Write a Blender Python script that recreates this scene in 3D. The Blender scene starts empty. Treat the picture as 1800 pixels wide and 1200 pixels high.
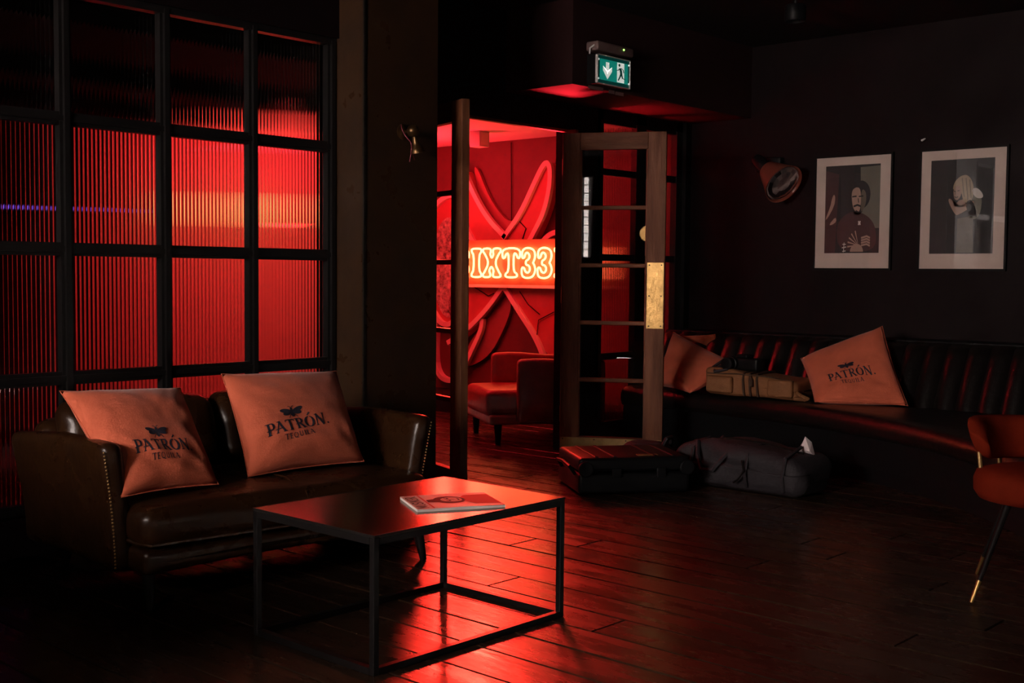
import bpy, bmesh, math, random
from mathutils import Vector, Matrix, noise

S = bpy.context.scene
C = S.collection
R = random.Random(7)
PI = math.pi

# ------------------------------------------------------------------ camera
F_PX = 2109.137
CAM = Vector((0.0, 0.0, 1.13))
_X = Vector((1930.0, 100.0, -F_PX)).normalized()      # direction of the room's x axis seen by the camera
_Y = Vector((-2312.0, 137.0, -F_PX)).normalized()     # direction of the room's y axis
_Z = _X.cross(_Y).normalized()
_Y = _Z.cross(_X).normalized()
RM = Matrix((_X, _Y, _Z))
cd = bpy.data.cameras.new('viewpoint'); cam = bpy.data.objects.new('viewpoint', cd); C.objects.link(cam)
cd.sensor_width = 36.0; cd.sensor_fit = 'HORIZONTAL'; cd.lens = F_PX / 1800 * 36
cd.clip_start = 0.05; cd.clip_end = 100
cam.matrix_world = Matrix.Translation(CAM) @ RM.to_4x4()
S.camera = cam

# ------------------------------------------------------------------ sky, lights, exposure
S.view_settings.view_transform = 'Standard'
S.view_settings.look = 'None'
S.view_settings.gamma = 1.0
S.view_settings.use_curve_mapping = False
S.view_settings.exposure = 0.0
S.cycles.use_denoising = True
S.cycles.caustics_refractive = False
S.cycles.caustics_reflective = False
S.cycles.sample_clamp_indirect = 3.0
S.cycles.max_bounces = 14
S.cycles.transmission_bounces = 10
S.cycles.transparent_max_bounces = 16
S.cycles.blur_glossy = 0.5

W = bpy.data.worlds.new('sky'); S.world = W; W.use_nodes = True
bg = W.node_tree.nodes['Background']
bg.inputs[0].default_value = (1.0, 0.84, 0.77, 1); bg.inputs[1].default_value = 58.0


def area(name, loc, target, size, size_y, power, col, spread=180, portal=False):
    l = bpy.data.lights.new(name, 'AREA'); l.shape = 'RECTANGLE'; l.size = size; l.size_y = size_y
    l.energy = power; l.color = col; l.spread = math.radians(spread)
    if portal: l.cycles.is_portal = True
    o = bpy.data.objects.new(name, l); C.objects.link(o); o.location = loc
    d = Vector(target) - Vector(loc)
    o.rotation_euler = d.to_track_quat('-Z', 'Y').to_euler()
    return o


RED = (1.0, 0.02, 0.036)
area('street_window_portal', (-2.55, 2.65, 1.95), (0, 2.65, 1.95), 1.1, 2.2, 1, (1, 1, 1), portal=True)
area('red_ceiling_light', (5.9, 6.7, 2.1), (6.2, 6.6, 0), 1.1, 1.1, 27, RED)
area('red_wall_washer', (5.9, 7.3, 2.1), (5.8, 8.0, 1.0), 1.2, 0.2, 10, RED)
area('red_up_light', (6.3, 7.2, 1.5), (6.3, 7.1, 2.3), 0.5, 0.3, 42, RED)
area('red_soffit_fill', (6.35, 5.75, 1.25), (6.35, 4.75, 2.23), 0.3, 0.3, 120, RED, spread=70)  # unseen light added to redden the soffit through the transom
sl = bpy.data.lights.new('red_door_spot', 'SPOT'); sl.energy = 1700; sl.color = (1.0, 0.03, 0.018); sl.spot_size = math.radians(28); sl.spot_blend = 1.0; sl.shadow_soft_size = .34
so = bpy.data.objects.new('red_door_spot', sl); C.objects.link(so); so.location = (6.45, 6.62, 2.1)
so.rotation_euler = (Vector((3.2, 3.0, 0)) - Vector((6.45, 6.62, 2.1))).to_track_quat('-Z', 'Y').to_euler()

# ------------------------------------------------------------------ pixel helper (1800 x 1200 photograph)
def ray(px, py): return RM @ Vector((px - 900.0, 600.0 - py, -F_PX))
def at_x(px, py, x): d = ray(px, py); return CAM + d * (x / d.x)
def at_y(px, py, y): d = ray(px, py); return CAM + d * (y / d.y)
def at_z(px, py, z=0.0): d = ray(px, py); return CAM + d * ((z - CAM.z) / d.z)


# ------------------------------------------------------------------ mesh helpers
class MB:
    def __init__(self): self.v = []; self.f = []; self.mi = []
    def add(self, vs, fs, mi=0):
        b = len(self.v); self.v += [tuple(p) for p in vs]
        for f in fs: self.f.append([b + i for i in f]); self.mi.append(mi)
        return self
    def box(self, lo, hi, mi=0, M=None):
        x0, y0, z0 = lo; x1, y1, z1 = hi
        vs = [Vector(p) for p in ((x0, y0, z0), (x1, y0, z0), (x1, y1, z0), (x0, y1, z0), (x0, y0, z1), (x1, y0, z1), (x1, y1, z1), (x0, y1, z1))]
        if M: vs = [M @ p for p in vs]
        return self.add(vs, [(0, 3, 2, 1), (4, 5, 6, 7), (0, 1, 5, 4), (1, 2, 6, 5), (2, 3, 7, 6), (3, 0, 4, 7)], mi)
    def tube(self, pts, r, n=8, closed=False, mi=0, cap=True):
        pts = [Vector(p) for p in pts]; m = len(pts); rings = []
        rr = r if isinstance(r, (list, tuple)) else [r] * m
        up = None
        for i, p in enumerate(pts):
            a = pts[(i - 1) % m] if (closed or i > 0) else p
            b = pts[(i + 1) % m] if (closed or i < m - 1) else p
            t = (b - a)
            t = t.normalized() if t.length > 1e-9 else Vector((0, 0, 1))
            if up is None:
                up = t.orthogonal().normalized()
            up = (up - t * up.dot(t))
            up = up.normalized() if up.length > 1e-6 else t.orthogonal().normalized()
            s = t.cross(up)
            rings.append([p + (up * math.cos(2 * PI * k / n) + s * math.sin(2 * PI * k / n)) * rr[i] for k in range(n)])
        vs = [q for g in rings for q in g]; fs = []
        for i in range(m if closed else m - 1):
            j = (i + 1) % m
            for k in range(n):
                l = (k + 1) % n
                fs.append((i * n + k, i * n + l, j * n + l, j * n + k))
        if cap and not closed:
            fs.append(tuple(range(n))[::-1]); fs.append(tuple((m - 1) * n + k for k in range(n)))
        return self.add(vs, fs, mi)
    def lathe(self, prof, n=20, M=None, mi=0):
        vs = []; fs = []; m = len(prof)
        for r, z in prof:
            for k in range(n):
                a = 2 * PI * k / n; vs.append(Vector((r * math.cos(a), r * math.sin(a), z)))
        for i in range(m - 1):
            for k in range(n):
                l = (k + 1) % n
                fs.append((i * n + k, i * n + l, (i + 1) * n + l, (i + 1) * n + k))
        if prof[0][0] > 1e-6: fs.append(tuple(range(n))[::-1])
        if prof[-1][0] > 1e-6: fs.append(tuple((m - 1) * n + k for k in range(n)))
        if M: vs = [M @ p for p in vs]
        return self.add(vs, fs, mi)
    def prism(self, poly, d0, d1, M=None, mi=0):
        """poly in local xy, extruded along local z from d0 to d1"""
        n = len(poly)
        vs = [Vector((x, y, d0)) for x, y in poly] + [Vector((x, y, d1)) for x, y in poly]
        if M: vs = [M @ p for p in vs]
        fs = [tuple(range(n))[::-1], tuple(range(n, 2 * n))] + [(i, (i + 1) % n, n + (i + 1) % n, n + i) for i in range(n)]
        return self.add(vs, fs, mi)
    def rbox(self, c, s, r, n=6, warp=None, M=None, mi=0):
        """rounded box: centre c, full size s, edge radius r, n cells per side"""
        h = Vector(s) * 0.5; idx = {}; vs = []; fs = []
        def coord(t, hh):       # cells crowd towards the edges
            rr = min(r, hh)
            k = max(2, n // 3)
            if t <= k: return -hh + rr * t / k
            if t >= n + k: return hh - rr * (n + 2 * k - t) / k
            return -hh + rr + (2 * hh - 2 * rr) * (t - k) / n
        k = max(2, n // 3); N = n + 2 * k
        def vert(i, j, l):
            key = (i, j, l)
            if key in idx: return idx[key]
            p = Vector((coord(i, h.x), coord(j, h.y), coord(l, h.z)))
            q = Vector([max(-(h[a] - min(r, h[a])), min(h[a] - min(r, h[a]), p[a])) for a in range(3)])
            d = p - q
            if d.length > 1e-9:
                q = q + d.normalized() * r
                q = Vector([max(-h[a], min(h[a], q[a])) for a in range(3)])
            else: q = p
            if warp: q = Vector(warp(q, Vector((q.x / h.x, q.y / h.y, q.z / h.z))))
            q = q + Vector(c)
            if M: q = M @ q
            idx[key] = len(vs); vs.append(q); return idx[key]
        for a in range(N):
            for b in range(N):
                fs.append((vert(a, b, 0), vert(a, b + 1, 0), vert(a + 1, b + 1, 0), vert(a + 1, b, 0)))
                fs.append((vert(a, b, N), vert(a + 1, b, N), vert(a + 1, b + 1, N), vert(a, b + 1, N)))
                fs.append((vert(a, 0, b), vert(a + 1, 0, b), vert(a + 1, 0, b + 1), vert(a, 0, b + 1)))
                fs.append((vert(a, N, b), vert(a, N, b + 1), vert(a + 1, N, b + 1), vert(a + 1, N, b)))
                fs.append((vert(0, a, b), vert(0, a, b + 1), vert(0, a + 1, b + 1), vert(0, a + 1, b)))
                fs.append((vert(N, a, b), vert(N, a + 1, b), vert(N, a + 1, b + 1), vert(N, a, b + 1)))
        return self.add(vs, fs, mi)
    def strip(self, pts, w, fn, steps=1):
        """a flat brush stroke through 2-D points; fn maps (u, v) to a 3-D point"""
        P = [Vector((p[0], p[1])) for p in pts]
        ws = w if isinstance(w, (list, tuple)) else [w] * len(P)
        L = []; Wd = []
        for i in range(len(P) - 1):
            for k in range(steps):
                t = k / steps; L.append(P[i].lerp(P[i + 1], t)); Wd.append(ws[i] + (ws[i + 1] - ws[i]) * t)
        L.append(P[-1]); Wd.append(ws[-1])
        vs = []
        for i, p in enumerate(L):
            a = L[max(0, i - 1)]; b = L[min(len(L) - 1, i + 1)]
            t = (b - a).normalized(); nrm = Vector((-t.y, t.x)) * Wd[i] * 0.5
            vs += [fn(*(p + nrm)), fn(*(p - nrm))]
        self.add(vs, [(2 * i, 2 * i + 1, 2 * i + 3, 2 * i + 2) for i in range(len(L) - 1)])
        return self
    def poly(self, pts, fn, mi=0):
        c = Vector((sum(p[0] for p in pts) / len(pts), sum(p[1] for p in pts) / len(pts)))
        vs = [fn(*c)] + [fn(*p) for p in pts]; n = len(pts)
        return self.add(vs, [(0, 1 + i, 1 + (i + 1) % n) for i in range(n)], mi)
    def mesh(self, name, mats, smooth=False):
        me = bpy.data.meshes.new(name); me.from_pydata(self.v, [], self.f)
        for m in (mats if isinstance(mats, (list, tuple)) else [mats]): me.materials.append(m)
        if any(self.mi): me.polygons.foreach_set('material_index', self.mi)
        bm = bmesh.new(); bm.from_mesh(me); bmesh.ops.recalc_face_normals(bm, faces=bm.faces); bm.to_mesh(me); bm.free()
        if smooth:
            me.polygons.foreach_set('use_smooth', [True] * len(me.polygons))
            if smooth != 'all':
                try: me.set_sharp_from_angle(angle=math.radians(38))
                except Exception: pass
        me.update(); return me
    def obj(self, name, mats, parent=None, smooth=False, **k):
        o = bpy.data.objects.new(name, self.mesh(name, mats, smooth)); C.objects.link(o)
        if parent: o.parent = parent
        for a, b in k.items(): o[a] = b
        return o


def thing(name, label, cat, loc=(0, 0, 0), rz=0, group=None):
    o = bpy.data.objects.new(name, None); C.objects.link(o); o.empty_display_size = .1
    o.location = loc; o.rotation_euler = (0, 0, rz); o['label'] = label; o['category'] = cat
    if group: o['group'] = group
    return o


def tag(o, label, cat, group=None):
    o['label'] = label; o['category'] = cat
    if group: o['group'] = group
    return o


def struct(name, loc=(0, 0, 0)):
    o = bpy.data.objects.new(name, None); C.objects.link(o); o['kind'] = 'structure'; o.location = loc; o.empty_display_size = .1
    return o


def copy_of(o, parent=None, loc=None, name=None):
    c = o.copy(); C.objects.link(c)
    if parent: c.parent = parent
    if loc is not None: c.location = loc
    return c


def smooth2(pts, it=2, closed=True):
    for _ in range(it):
        q = []; n = len(pts)
        for i in range(n if closed else n - 1):
            a = pts[i]; b = pts[(i + 1) % n]
            q.append(tuple(a[k] * .75 + b[k] * .25 for k in range(len(a)))); q.append(tuple(a[k] * .25 + b[k] * .75 for k in range(len(a))))
        if not closed: q = [pts[0]] + q + [pts[-1]]
        pts = q
    return pts


def ell(cx, cy, rx, ry, n=20, a0=0, a1=360):
    full = abs(a1 - a0) >= 360
    return [(cx + rx * math.cos(math.radians(a0 + (a1 - a0) * i / (n if full else n - 1))), cy + ry * math.sin(math.radians(a0 + (a1 - a0) * i / (n if full else n - 1)))) for i in range(n)]


# ------------------------------------------------------------------ materials
MATS = {}
def mat(name, col, rough=.6, metal=0, spec=.5, var=0, vscale=8, bump=0, bscale=60, emit=None, estr=0, coat=0, stretch=None, rvar=0, sheen=0, col2=None, rand=0, crough=.15):
    m = bpy.data.materials.new(name); m.use_nodes = True; nt = m.node_tree; N = nt.nodes; L = nt.links
    b = N['Principled BSDF']
    b.inputs['Base Color'].default_value = (*col, 1); b.inputs['Roughness'].default_value = rough
    b.inputs['Metallic'].default_value = metal; b.inputs['Specular IOR Level'].default_value = spec
    if coat: b.inputs['Coat Weight'].default_value = coat; b.inputs['Coat Roughness'].default_value = crough
    if sheen: b.inputs['Sheen Weight'].default_value = sheen; b.inputs['Sheen Roughness'].default_value = .4
    if emit: b.inputs['Emission Color'].default_value = (*emit, 1); b.inputs['Emission Strength'].default_value = estr
    if var or bump or rvar or rand:
        tc = N.new('ShaderNodeTexCoord'); mp = N.new('ShaderNodeMapping'); L.new(tc.outputs['Object'], mp.inputs[0])
        if stretch: mp.inputs['Scale'].default_value = stretch
        if rand:
            oi = N.new('ShaderNodeObjectInfo'); mu = N.new('ShaderNodeVectorMath'); mu.operation = 'SCALE'
            cb = N.new('ShaderNodeCombineXYZ')
            for k in range(3): L.new(oi.outputs['Random'], cb.inputs[k])
            L.new(cb.outputs[0], mu.inputs[0]); mu.inputs['Scale'].default_value = 37.0
            L.new(mu.outputs[0], mp.inputs['Location'])
    if var or rand:
        n = N.new('ShaderNodeTexNoise'); n.inputs['Scale'].default_value = vscale; n.inputs['Detail'].default_value = 6; n.inputs['Roughness'].default_value = .6
        L.new(mp.outputs[0], n.inputs['Vector'])
        mr = N.new('ShaderNodeMapRange'); mr.inputs[1].default_value = .3; mr.inputs[2].default_value = .7
        L.new(n.outputs['Fac'], mr.inputs[0])
        mx = N.new('ShaderNodeMix'); mx.data_type = 'RGBA'
        c2 = col2 or tuple(c * (1 - var) for c in col)
        mx.inputs[6].default_value = (*c2, 1); mx.inputs[7].default_value = (*col, 1)
        L.new(mr.outputs[0], mx.inputs[0]); out = mx.outputs[2]
        if rand:
            m2 = N.new('ShaderNodeMix'); m2.data_type = 'RGBA'; m2.blend_type = 'MULTIPLY'; m2.inputs[0].default_value = 1
            mr2 = N.new('ShaderNodeMapRange'); mr2.inputs[3].default_value = 1 - rand; mr2.inputs[4].default_value = 1
            L.new(oi.outputs['Random'], mr2.inputs[0]); L.new(out, m2.inputs[6]); L.new(mr2.outputs[0], m2.inputs[7]); out = m2.outputs[2]
        L.new(out, b.inputs['Base Color'])
        if rvar:
            mr3 = N.new('ShaderNodeMapRange'); mr3.inputs[3].default_value = rough + rvar; mr3.inputs[4].default_value = max(.02, rough - rvar)
            L.new(mr.outputs[0], mr3.inputs[0]); L.new(mr3.outputs[0], b.inputs['Roughness'])
    if bump:
        n2 = N.new('ShaderNodeTexNoise'); n2.inputs['Scale'].default_value = bscale; n2.inputs['Detail'].default_value = 4
        L.new(mp.outputs[0], n2.inputs['Vector'])
        bp = N.new('ShaderNodeBump'); bp.inputs['Strength'].default_value = bump; bp.inputs['Distance'].default_value = .01
        L.new(n2.outputs['Fac'], bp.inputs['Height']); L.new(bp.outputs[0], b.inputs['Normal'])
        if coat: L.new(bp.outputs[0], b.inputs['Coat Normal'])
    MATS[name] = m
    return m


def glass_clear(name, tint=(1, 1, 1), ior=1.5, boost=1.0):
    m = bpy.data.materials.new(name); m.use_nodes = True; nt = m.node_tree; N = nt.nodes; L = nt.links
    N.remove(N['Principled BSDF'])
    t = N.new('ShaderNodeBsdfTransparent'); t.inputs[0].default_value = (*tint, 1)
    g = N.new('ShaderNodeBsdfGlossy'); g.inputs['Roughness'].default_value = 0.01
    fr = N.new('ShaderNodeFresnel'); fr.inputs['IOR'].default_value = ior
    mm = N.new('ShaderNodeMath'); mm.operation = 'MULTIPLY'; mm.inputs[1].default_value = boost; mm.use_clamp = True
    ge = N.new('ShaderNodeNewGeometry'); io = N.new('ShaderNodeMapRange')      # same reflectance on both faces of the thin pane
    io.inputs[3].default_value = ior; io.inputs[4].default_value = 1 / ior
    L.new(ge.outputs['Backfacing'], io.inputs[0]); L.new(io.outputs[0], fr.inputs['IOR'])
    mx = N.new('ShaderNodeMixShader'); L.new(fr.outputs[0], mm.inputs[0]); L.new(mm.outputs[0], mx.inputs[0])
    L.new(t.outputs[0], mx.inputs[1]); L.new(g.outputs[0], mx.inputs[2]); L.new(mx.outputs[0], N['Material Output'].inputs[0])
    return m


def glass_ribbed(name, through=0.0):
    m = bpy.data.materials.new(name); m.use_nodes = True; nt = m.node_tree; N = nt.nodes; L = nt.links
    N.remove(N['Principled BSDF'])
    g = N.new('ShaderNodeBsdfGlass'); g.inputs['IOR'].default_value = 1.45; g.inputs['Roughness'].default_value = 0.03
    g.inputs['Color'].default_value = (1, .97, .96, 1)
    if not through:
        L.new(g.outputs[0], N['Material Output'].inputs[0]); return m
    t = N.new('ShaderNodeBsdfTransparent'); t.inputs[0].default_value = (.9, .85, .85, 1)
    mx = N.new('ShaderNodeMixShader'); mx.inputs[0].default_value = 1 - through
    L.new(t.outputs[0], mx.inputs[1]); L.new(g.outputs[0], mx.inputs[2]); L.new(mx.outputs[0], N['Material Output'].inputs[0]); return m


m_wall = mat('dark_wall_paint', (.008, .0032, .0037), .6, spec=.1, var=.45, vscale=3, bump=.12, bscale=14, rvar=.1)
m_pier = mat('dark_lacquered_plaster', (.045, .021, .010), .34, spec=.35, var=.45, vscale=4.5, bump=.15, bscale=9, rvar=.12)
m_ceil = mat('dark_ceiling_paint', (.014, .008, .007), .7, spec=.2, var=.2, vscale=3)
m_soffit = mat('soffit_paint', (.032, .012, .012), .6, spec=.1, var=.2, vscale=3)
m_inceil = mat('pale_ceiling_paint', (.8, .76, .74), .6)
m_indark = mat('dim_ceiling_and_wall_shade', (.03, .026, .026), 1.0, spec=0.02)  # dark ceiling colour; on the back wall it stands for light falloff
m_inwall = mat('inner_wall_paint', (.13, .04, .04), .6, var=.35, vscale=2)
m_inback = mat('inner_back_wall_paint', (.55, .42, .4), .6, var=.15, vscale=2)
m_steel = mat('black_steel', (.007, .006, .006), .36, spec=.3, bump=.05, bscale=90)
m_edge = mat('worn_steel', (.045, .04, .036), .35, metal=.7, var=.5, vscale=30, bump=.1)
m_rib = glass_ribbed('reeded_glass')
m_rib2 = glass_ribbed('shallow_reeded_glass', .32)
m_glass = glass_clear('window_glass', (.97, .97, .97), ior=1.19, boost=1.0)
m_pglass = glass_clear('picture_glass', boost=.9)
m_wood = mat('worn_door_wood', (.20, .068, .029), .58, spec=.22, var=.6, vscale=5, bump=.25, bscale=40, stretch=(3, 3, .35), col2=(.075, .024, .011), rvar=.1)
m_woodh = mat('worn_door_wood_rail', (.20, .068, .029), .58, spec=.22, var=.6, vscale=5, bump=.25, bscale=40, stretch=(.5, 3, 3), col2=(.075, .024, .011), rvar=.1)
m_plank = mat('dark_oak_planks', (.05, .026, .014), .27, spec=.5, var=.6, vscale=4, bump=.12, bscale=14, stretch=(3, .6, 3), col2=(.02, .010, .006), rvar=.08, rand=.35)
m_gap = mat('floor_gap_dirt', (.004, .003, .003), .9)
m_leather = mat('dark_brown_leather', (.032, .012, .0042), .30, spec=.28, var=.5, vscale=6, bump=.22, bscale=22, rvar=.1)
m_bleather = mat('black_leather', (.007, .005, .0045), .33, spec=.5, var=.3, vscale=8, bump=.3, bscale=22)
m_brass = mat('brass', (.55, .34, .12), .34, metal=.9, var=.45, vscale=14, bump=.1)
m_bronze = mat('dark_bronze', (.16, .085, .035), .33, metal=.85, var=.4, vscale=14)
m_brassd = mat('dull_brass', (.42, .26, .10), .48, metal=.6, var=.5, vscale=10, bump=.1)
m_coral = mat('coral_cotton', (.66, .142, .072), .85, spec=.15, var=.12, vscale=12, bump=.15, bscale=180, sheen=.2)
m_ink = mat('navy_print', (.012, .010, .022), .8)
m_ink2 = mat('faded_navy_print', (.09, .03, .03), .8)
m_table = mat('bronzed_steel_top', (.46, .34, .25), .19, metal=1.0, var=.3, vscale=3, rvar=.04)
m_black = mat('black_plastic', (.005, .005, .0055), .45, spec=.14, bump=.1, bscale=200)
m_nylon = mat('black_nylon', (.016, .012, .016), .75, var=.3, vscale=20, bump=.35, bscale=60)
m_tan = mat('tan_canvas', (.24, .092, .03), .8, var=.25, vscale=10, bump=.2, bscale=140)
m_tand = mat('brown_webbing', (.05, .022, .01), .8)
m_velvet = mat('rust_velvet', (.17, .015, .005), .85, spec=.05, var=.3, vscale=7, bump=.1, bscale=80)
m_mat = mat('ivory_mount_card', (.60, .46, .40), .8, var=.06, vscale=4)
m_white = mat('white_plastic', (.7, .68, .66), .5)
m_frame = mat('black_frame_wood', (.005, .004, .004), .55, spec=.1)
m_redlea = mat('red_leather', (.36, .09, .07), .38, var=.4, vscale=6, bump=.2, bscale=25)
m_art = mat('mural_board', (.60, .15, .15), .55, var=.2, vscale=5)
m_artband = mat('mural_band', (.92, .80, .76), .5)
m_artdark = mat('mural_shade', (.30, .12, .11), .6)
m_flake = mat('crackled_disc', (1.0, .85, .8), .5, var=.95, vscale=26, col2=(.03, .01, .01), bump=.5, bscale=30)
m_neon = mat('lit_neon_tube', (.9, .5, .4), .3, emit=(1, .15, .052), estr=13.0)
m_acryl = mat('sign_board', (.55, .28, .16), .3, var=.2, vscale=6)
m_green = mat('exit_green', (0, .25, .17), .4, emit=(.01, .32, .25), estr=.42)
m_green2 = mat('exit_green_deep', (0, .1, .07), .4, emit=(.002, .05, .045), estr=.25)
m_exw = mat('exit_white', (.8, .85, .82), .4, emit=(.85, .9, .82), estr=.55)
m_led = mat('green_led', (.2, .9, .1), .3, emit=(.35, 1, .15), estr=3)
m_housing = mat('exit_housing', (.16, .10, .095), .5)
m_chrome = mat('reflector_chrome', (.75, .72, .76), .18, metal=1)
m_redshade = mat('lamp_shade_enamel', (.22, .055, .035), .28, var=.15, vscale=6)
m_cloth = mat('magenta_cord', (.25, .03, .05), .7)
m_purple = mat('purple_led', (.2, .1, .9), .3, emit=(.25, .1, 1), estr=.7)
m_warm = mat('warm_lamp_globe', (.9, .8, .6), .3, emit=(1, .42, .12), estr=2.2)
m_paper = mat('white_tissue', (.72, .6, .6), .8)

# ================================================================== SETTING
YW, YD, XR, ZS, ZC = 4.5, 5.0, 7.33, 2.232, 2.72     # window plane, door plane, right wall, soffit, ceiling
XL, YN, YB = -2.6, -2.6, 8.0                          # end wall, wall behind the camera, far wall of the red room

# floor: base slab and planks running along y
fl = struct('floor')
MB().box((XL, YN, -.12), (XR + .1, YB + .1, -.012)).obj('subfloor', m_gap, fl)
pw = .178; x = -.25; k = 0; prot = {}
while x < XR:
    y = .35 + R.uniform(-1.3, 0)
    while y < YB:
        ln = R.choice((1.7, 2.2, 2.7)); y0 = max(y, -.4); y1 = min(y + ln, YB)
        if y1 - y0 > .12 and not (x < 3.4 and y0 > 5.0) and not (y1 < x * .30 - .4):
            g = .0022
            key = (round(y1 - y0, 3))
            if key not in prot:
                b = MB(); w2 = pw - 2 * g; l2 = y1 - y0 - 2 * g; e = .003
                b.add([(0, 0, -.012), (w2, 0, -.012), (w2, l2, -.012), (0, l2, -.012), (0, 0, -e), (w2, 0, -e), (w2, l2, -e), (0, l2, -e),
                       (e, e, 0), (w2 - e, e, 0), (w2 - e, l2 - e, 0), (e, l2 - e, 0)],
                      [(0, 1, 5, 4), (1, 2, 6, 5), (2, 3, 7, 6), (3, 0, 4, 7), (4, 5, 9, 8), (5, 6, 10, 9), (6, 7, 11, 10), (7, 4, 8, 11), (8, 9, 10, 11)])
                prot[key] = b.mesh('floor_plank', m_plank)
            o = bpy.data.objects.new('floor_plank', prot[key]); C.objects.link(o); o.parent = fl
            o.location = (x + g, y0 + g, R.uniform(-.0012, .0006)); k += 1
        y += ln
    x += pw


def wall(name, lo, hi, m): return MB().box(lo, hi).obj(name, m, kind='structure')


wall('wall_right', (XR, YN, 0), (XR + .12, YD + .06, ZC), m_wall)
wall('wall_mural', (XR, YD + .06, 0), (XR + .12, YB, ZC), m_inwall)
wall('wall_back', (4.22, YB, 0), (XR + .12, YB + .12, ZC), m_inback)
wall('wall_back_shade', (XL, YB - .25, 0), (4.22, YB + .12, ZC), m_indark)  # light falloff on the back wall painted as a dark left part
wall('wall_near', (XL, YN - .12, 0), (XR + .12, YN, ZC), m_wall)
wall('ceiling', (XL, YN, ZC), (XR + .12, 4.46, ZC + .1), m_ceil)
wall('ceiling_soffit', (5.38, 4.46, ZS), (XR, YD - .02, ZC + .1), m_soffit)
wall('ceiling_alcove', (XL, 4.46, ZC), (5.38, YD + .08, ZC + .1), m_ceil)
wall('wall_window_head', (XL, 4.47, 2.235), (3.67, 4.60, ZC), m_wall)
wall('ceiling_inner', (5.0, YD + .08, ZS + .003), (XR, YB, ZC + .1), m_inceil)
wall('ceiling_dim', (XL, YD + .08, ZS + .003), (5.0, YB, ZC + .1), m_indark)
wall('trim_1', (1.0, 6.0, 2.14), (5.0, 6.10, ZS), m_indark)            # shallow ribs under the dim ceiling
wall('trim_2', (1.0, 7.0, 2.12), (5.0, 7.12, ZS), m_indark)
# end wall with the street window
w = struct('wall_left')
WA, WB, WZ0, WZ1 = 1.55, 3.75, 1.38, 2.48
b = MB(); b.box((XL - .15, YN, 0), (XL, WA, ZC)).box((XL - .15, WB, 0), (XL, YB, ZC)).box((XL - .15, WA, 0), (XL, WB, WZ0)).box((XL - .15, WA, WZ1), (XL, WB, ZC))
b.obj('plaster', m_wall, w)
w3 = struct('window_3')
for i in range(21): MB().box((XL - .10, WA + i * .11 - .007, WZ0), (XL - .05, WA + i * .11 + .007, WZ1)).obj('mullion', m_steel, w3)
for i in range(11): MB().box((XL - .095, WA, WZ0 + i * .11 - .007), (XL - .055, WB, WZ0 + i * .11 + .007)).obj('glazing_bar', m_steel, w3)

# low wall added out of view on the left to shade sofa and floor
wall('wall_shade_blocker', (.52, 2.75, 0), (.62, YW - .02, .80), m_wall)

# pier between window and door
PX0, PX1, PYF = 3.67, 4.14, 4.29
pier = wall('wall_pier', (PX0, PYF, 0), (PX1, 4.64, ZC), m_pier)
wall('wall_pier_return', (4.08, 4.64, 0), (PX1, YD + .08, ZC), m_pier)
wall('wall_door_return', (PX1, YD - .02, 0), (4.50, YD + .08, ZC), m_wall)
for zz in (0,): MB().box((PX0 - .004, PYF - .004, 0), (PX0 + .007, PYF + .007, ZC)).obj('corner_bead', m_edge, pier)
# door head and right post
wall('wall_door_head', (4.50, YD - .02, 2.062), (5.97, YD + .08, ZC), m_wall)
MB().box((4.50, YD - .035, 2.045), (5.97, YD - .0, 2.062)).obj('trim_3', m_wood, kind='structure')
wall('wall_door_post', (5.97, YD - .02, 0), (6.31, YD + .08, ZS), m_wall)

# ---- window_1: black steel grid of reeded glass behind the sofa
win = struct('window_1')
VX = [1.43, 1.875, 2.319, 2.762, 3.205, 3.650]
HZ = [.195, .7056, 1.2166, 1.727, 2.216]
NR = 24
def ribbed_mesh(wd, h, name, nr, gm=None):
    b = MB(); seg = 6; vs = []; fs = []; n = nr * seg
    for i in range(n + 1):
        t = i / n; ph = (t * nr) % 1.0
        d = math.sqrt(max(0, 1 - (2 * ph - 1) ** 2)) if 0 < i < n else 0
        y = -.0027 * (d if ph > 1e-9 else 0)
        for z in (0, h): vs.append((t * wd, y, z))
    for i in range(n): fs.append((2 * i, 2 * i + 2, 2 * i + 3, 2 * i + 1))
    B = len(vs); vs += [(0, .006, 0), (wd, .006, 0), (wd, .006, h), (0, .006, h)]
    fs.append((B, B + 3, B + 2, B + 1))
    me = bpy.data.meshes.new(name); me.from_pydata(vs, [], fs); me.materials.append(gm or m_rib)
    sm = [True] * n + [False]; me.polygons.foreach_set('use_smooth', sm); me.update()
    return me
bw = .021
pm = {}
for i in range(len(VX) - 1):
    for j in range(len(HZ) - 1):
        key = round(HZ[j + 1] - HZ[j], 2)
        if key not in pm: pm[key] = ribbed_mesh(.4445, HZ[j + 1] - HZ[j], 'reeded_pane', NR)
        o = bpy.data.objects.new('reeded_pane', pm[key]); C.objects.link(o); o.parent = win; o.location = (VX[i], YW + .045, HZ[j])
for i, xv in enumerate(VX):
    e = .006
    MB().box((xv - .011, YW - .016, .0), (xv + .011, YW + .0, 2.225)).box((xv - .024, YW, .0), (xv + .024, YW + .04, 2.225)).obj('mullion', m_steel, win)
for j, zv in enumerate(HZ[:-1]):
    MB().box((VX[0], YW - .006, zv - .011), (VX[-1] + .02, YW + .006, zv + .011)).box((VX[0], YW + .003, zv - .026), (VX[-1] + .02, YW + .038, zv + .026)).obj('glazing_bar', m_steel, win)
MB().box((VX[0], YW - .01, 2.205), (PX0, YW + .04, 2.235)).obj('head_bar', m_steel, win)
wall('wall_window_side', (XL, YW - .02, 0), (VX[0], YW + .1, 2.235), m_wall)
wall('wall_window_base', (VX[0], YW - .0, 0), (PX0, YW + .08, .17), m_wall)

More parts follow.
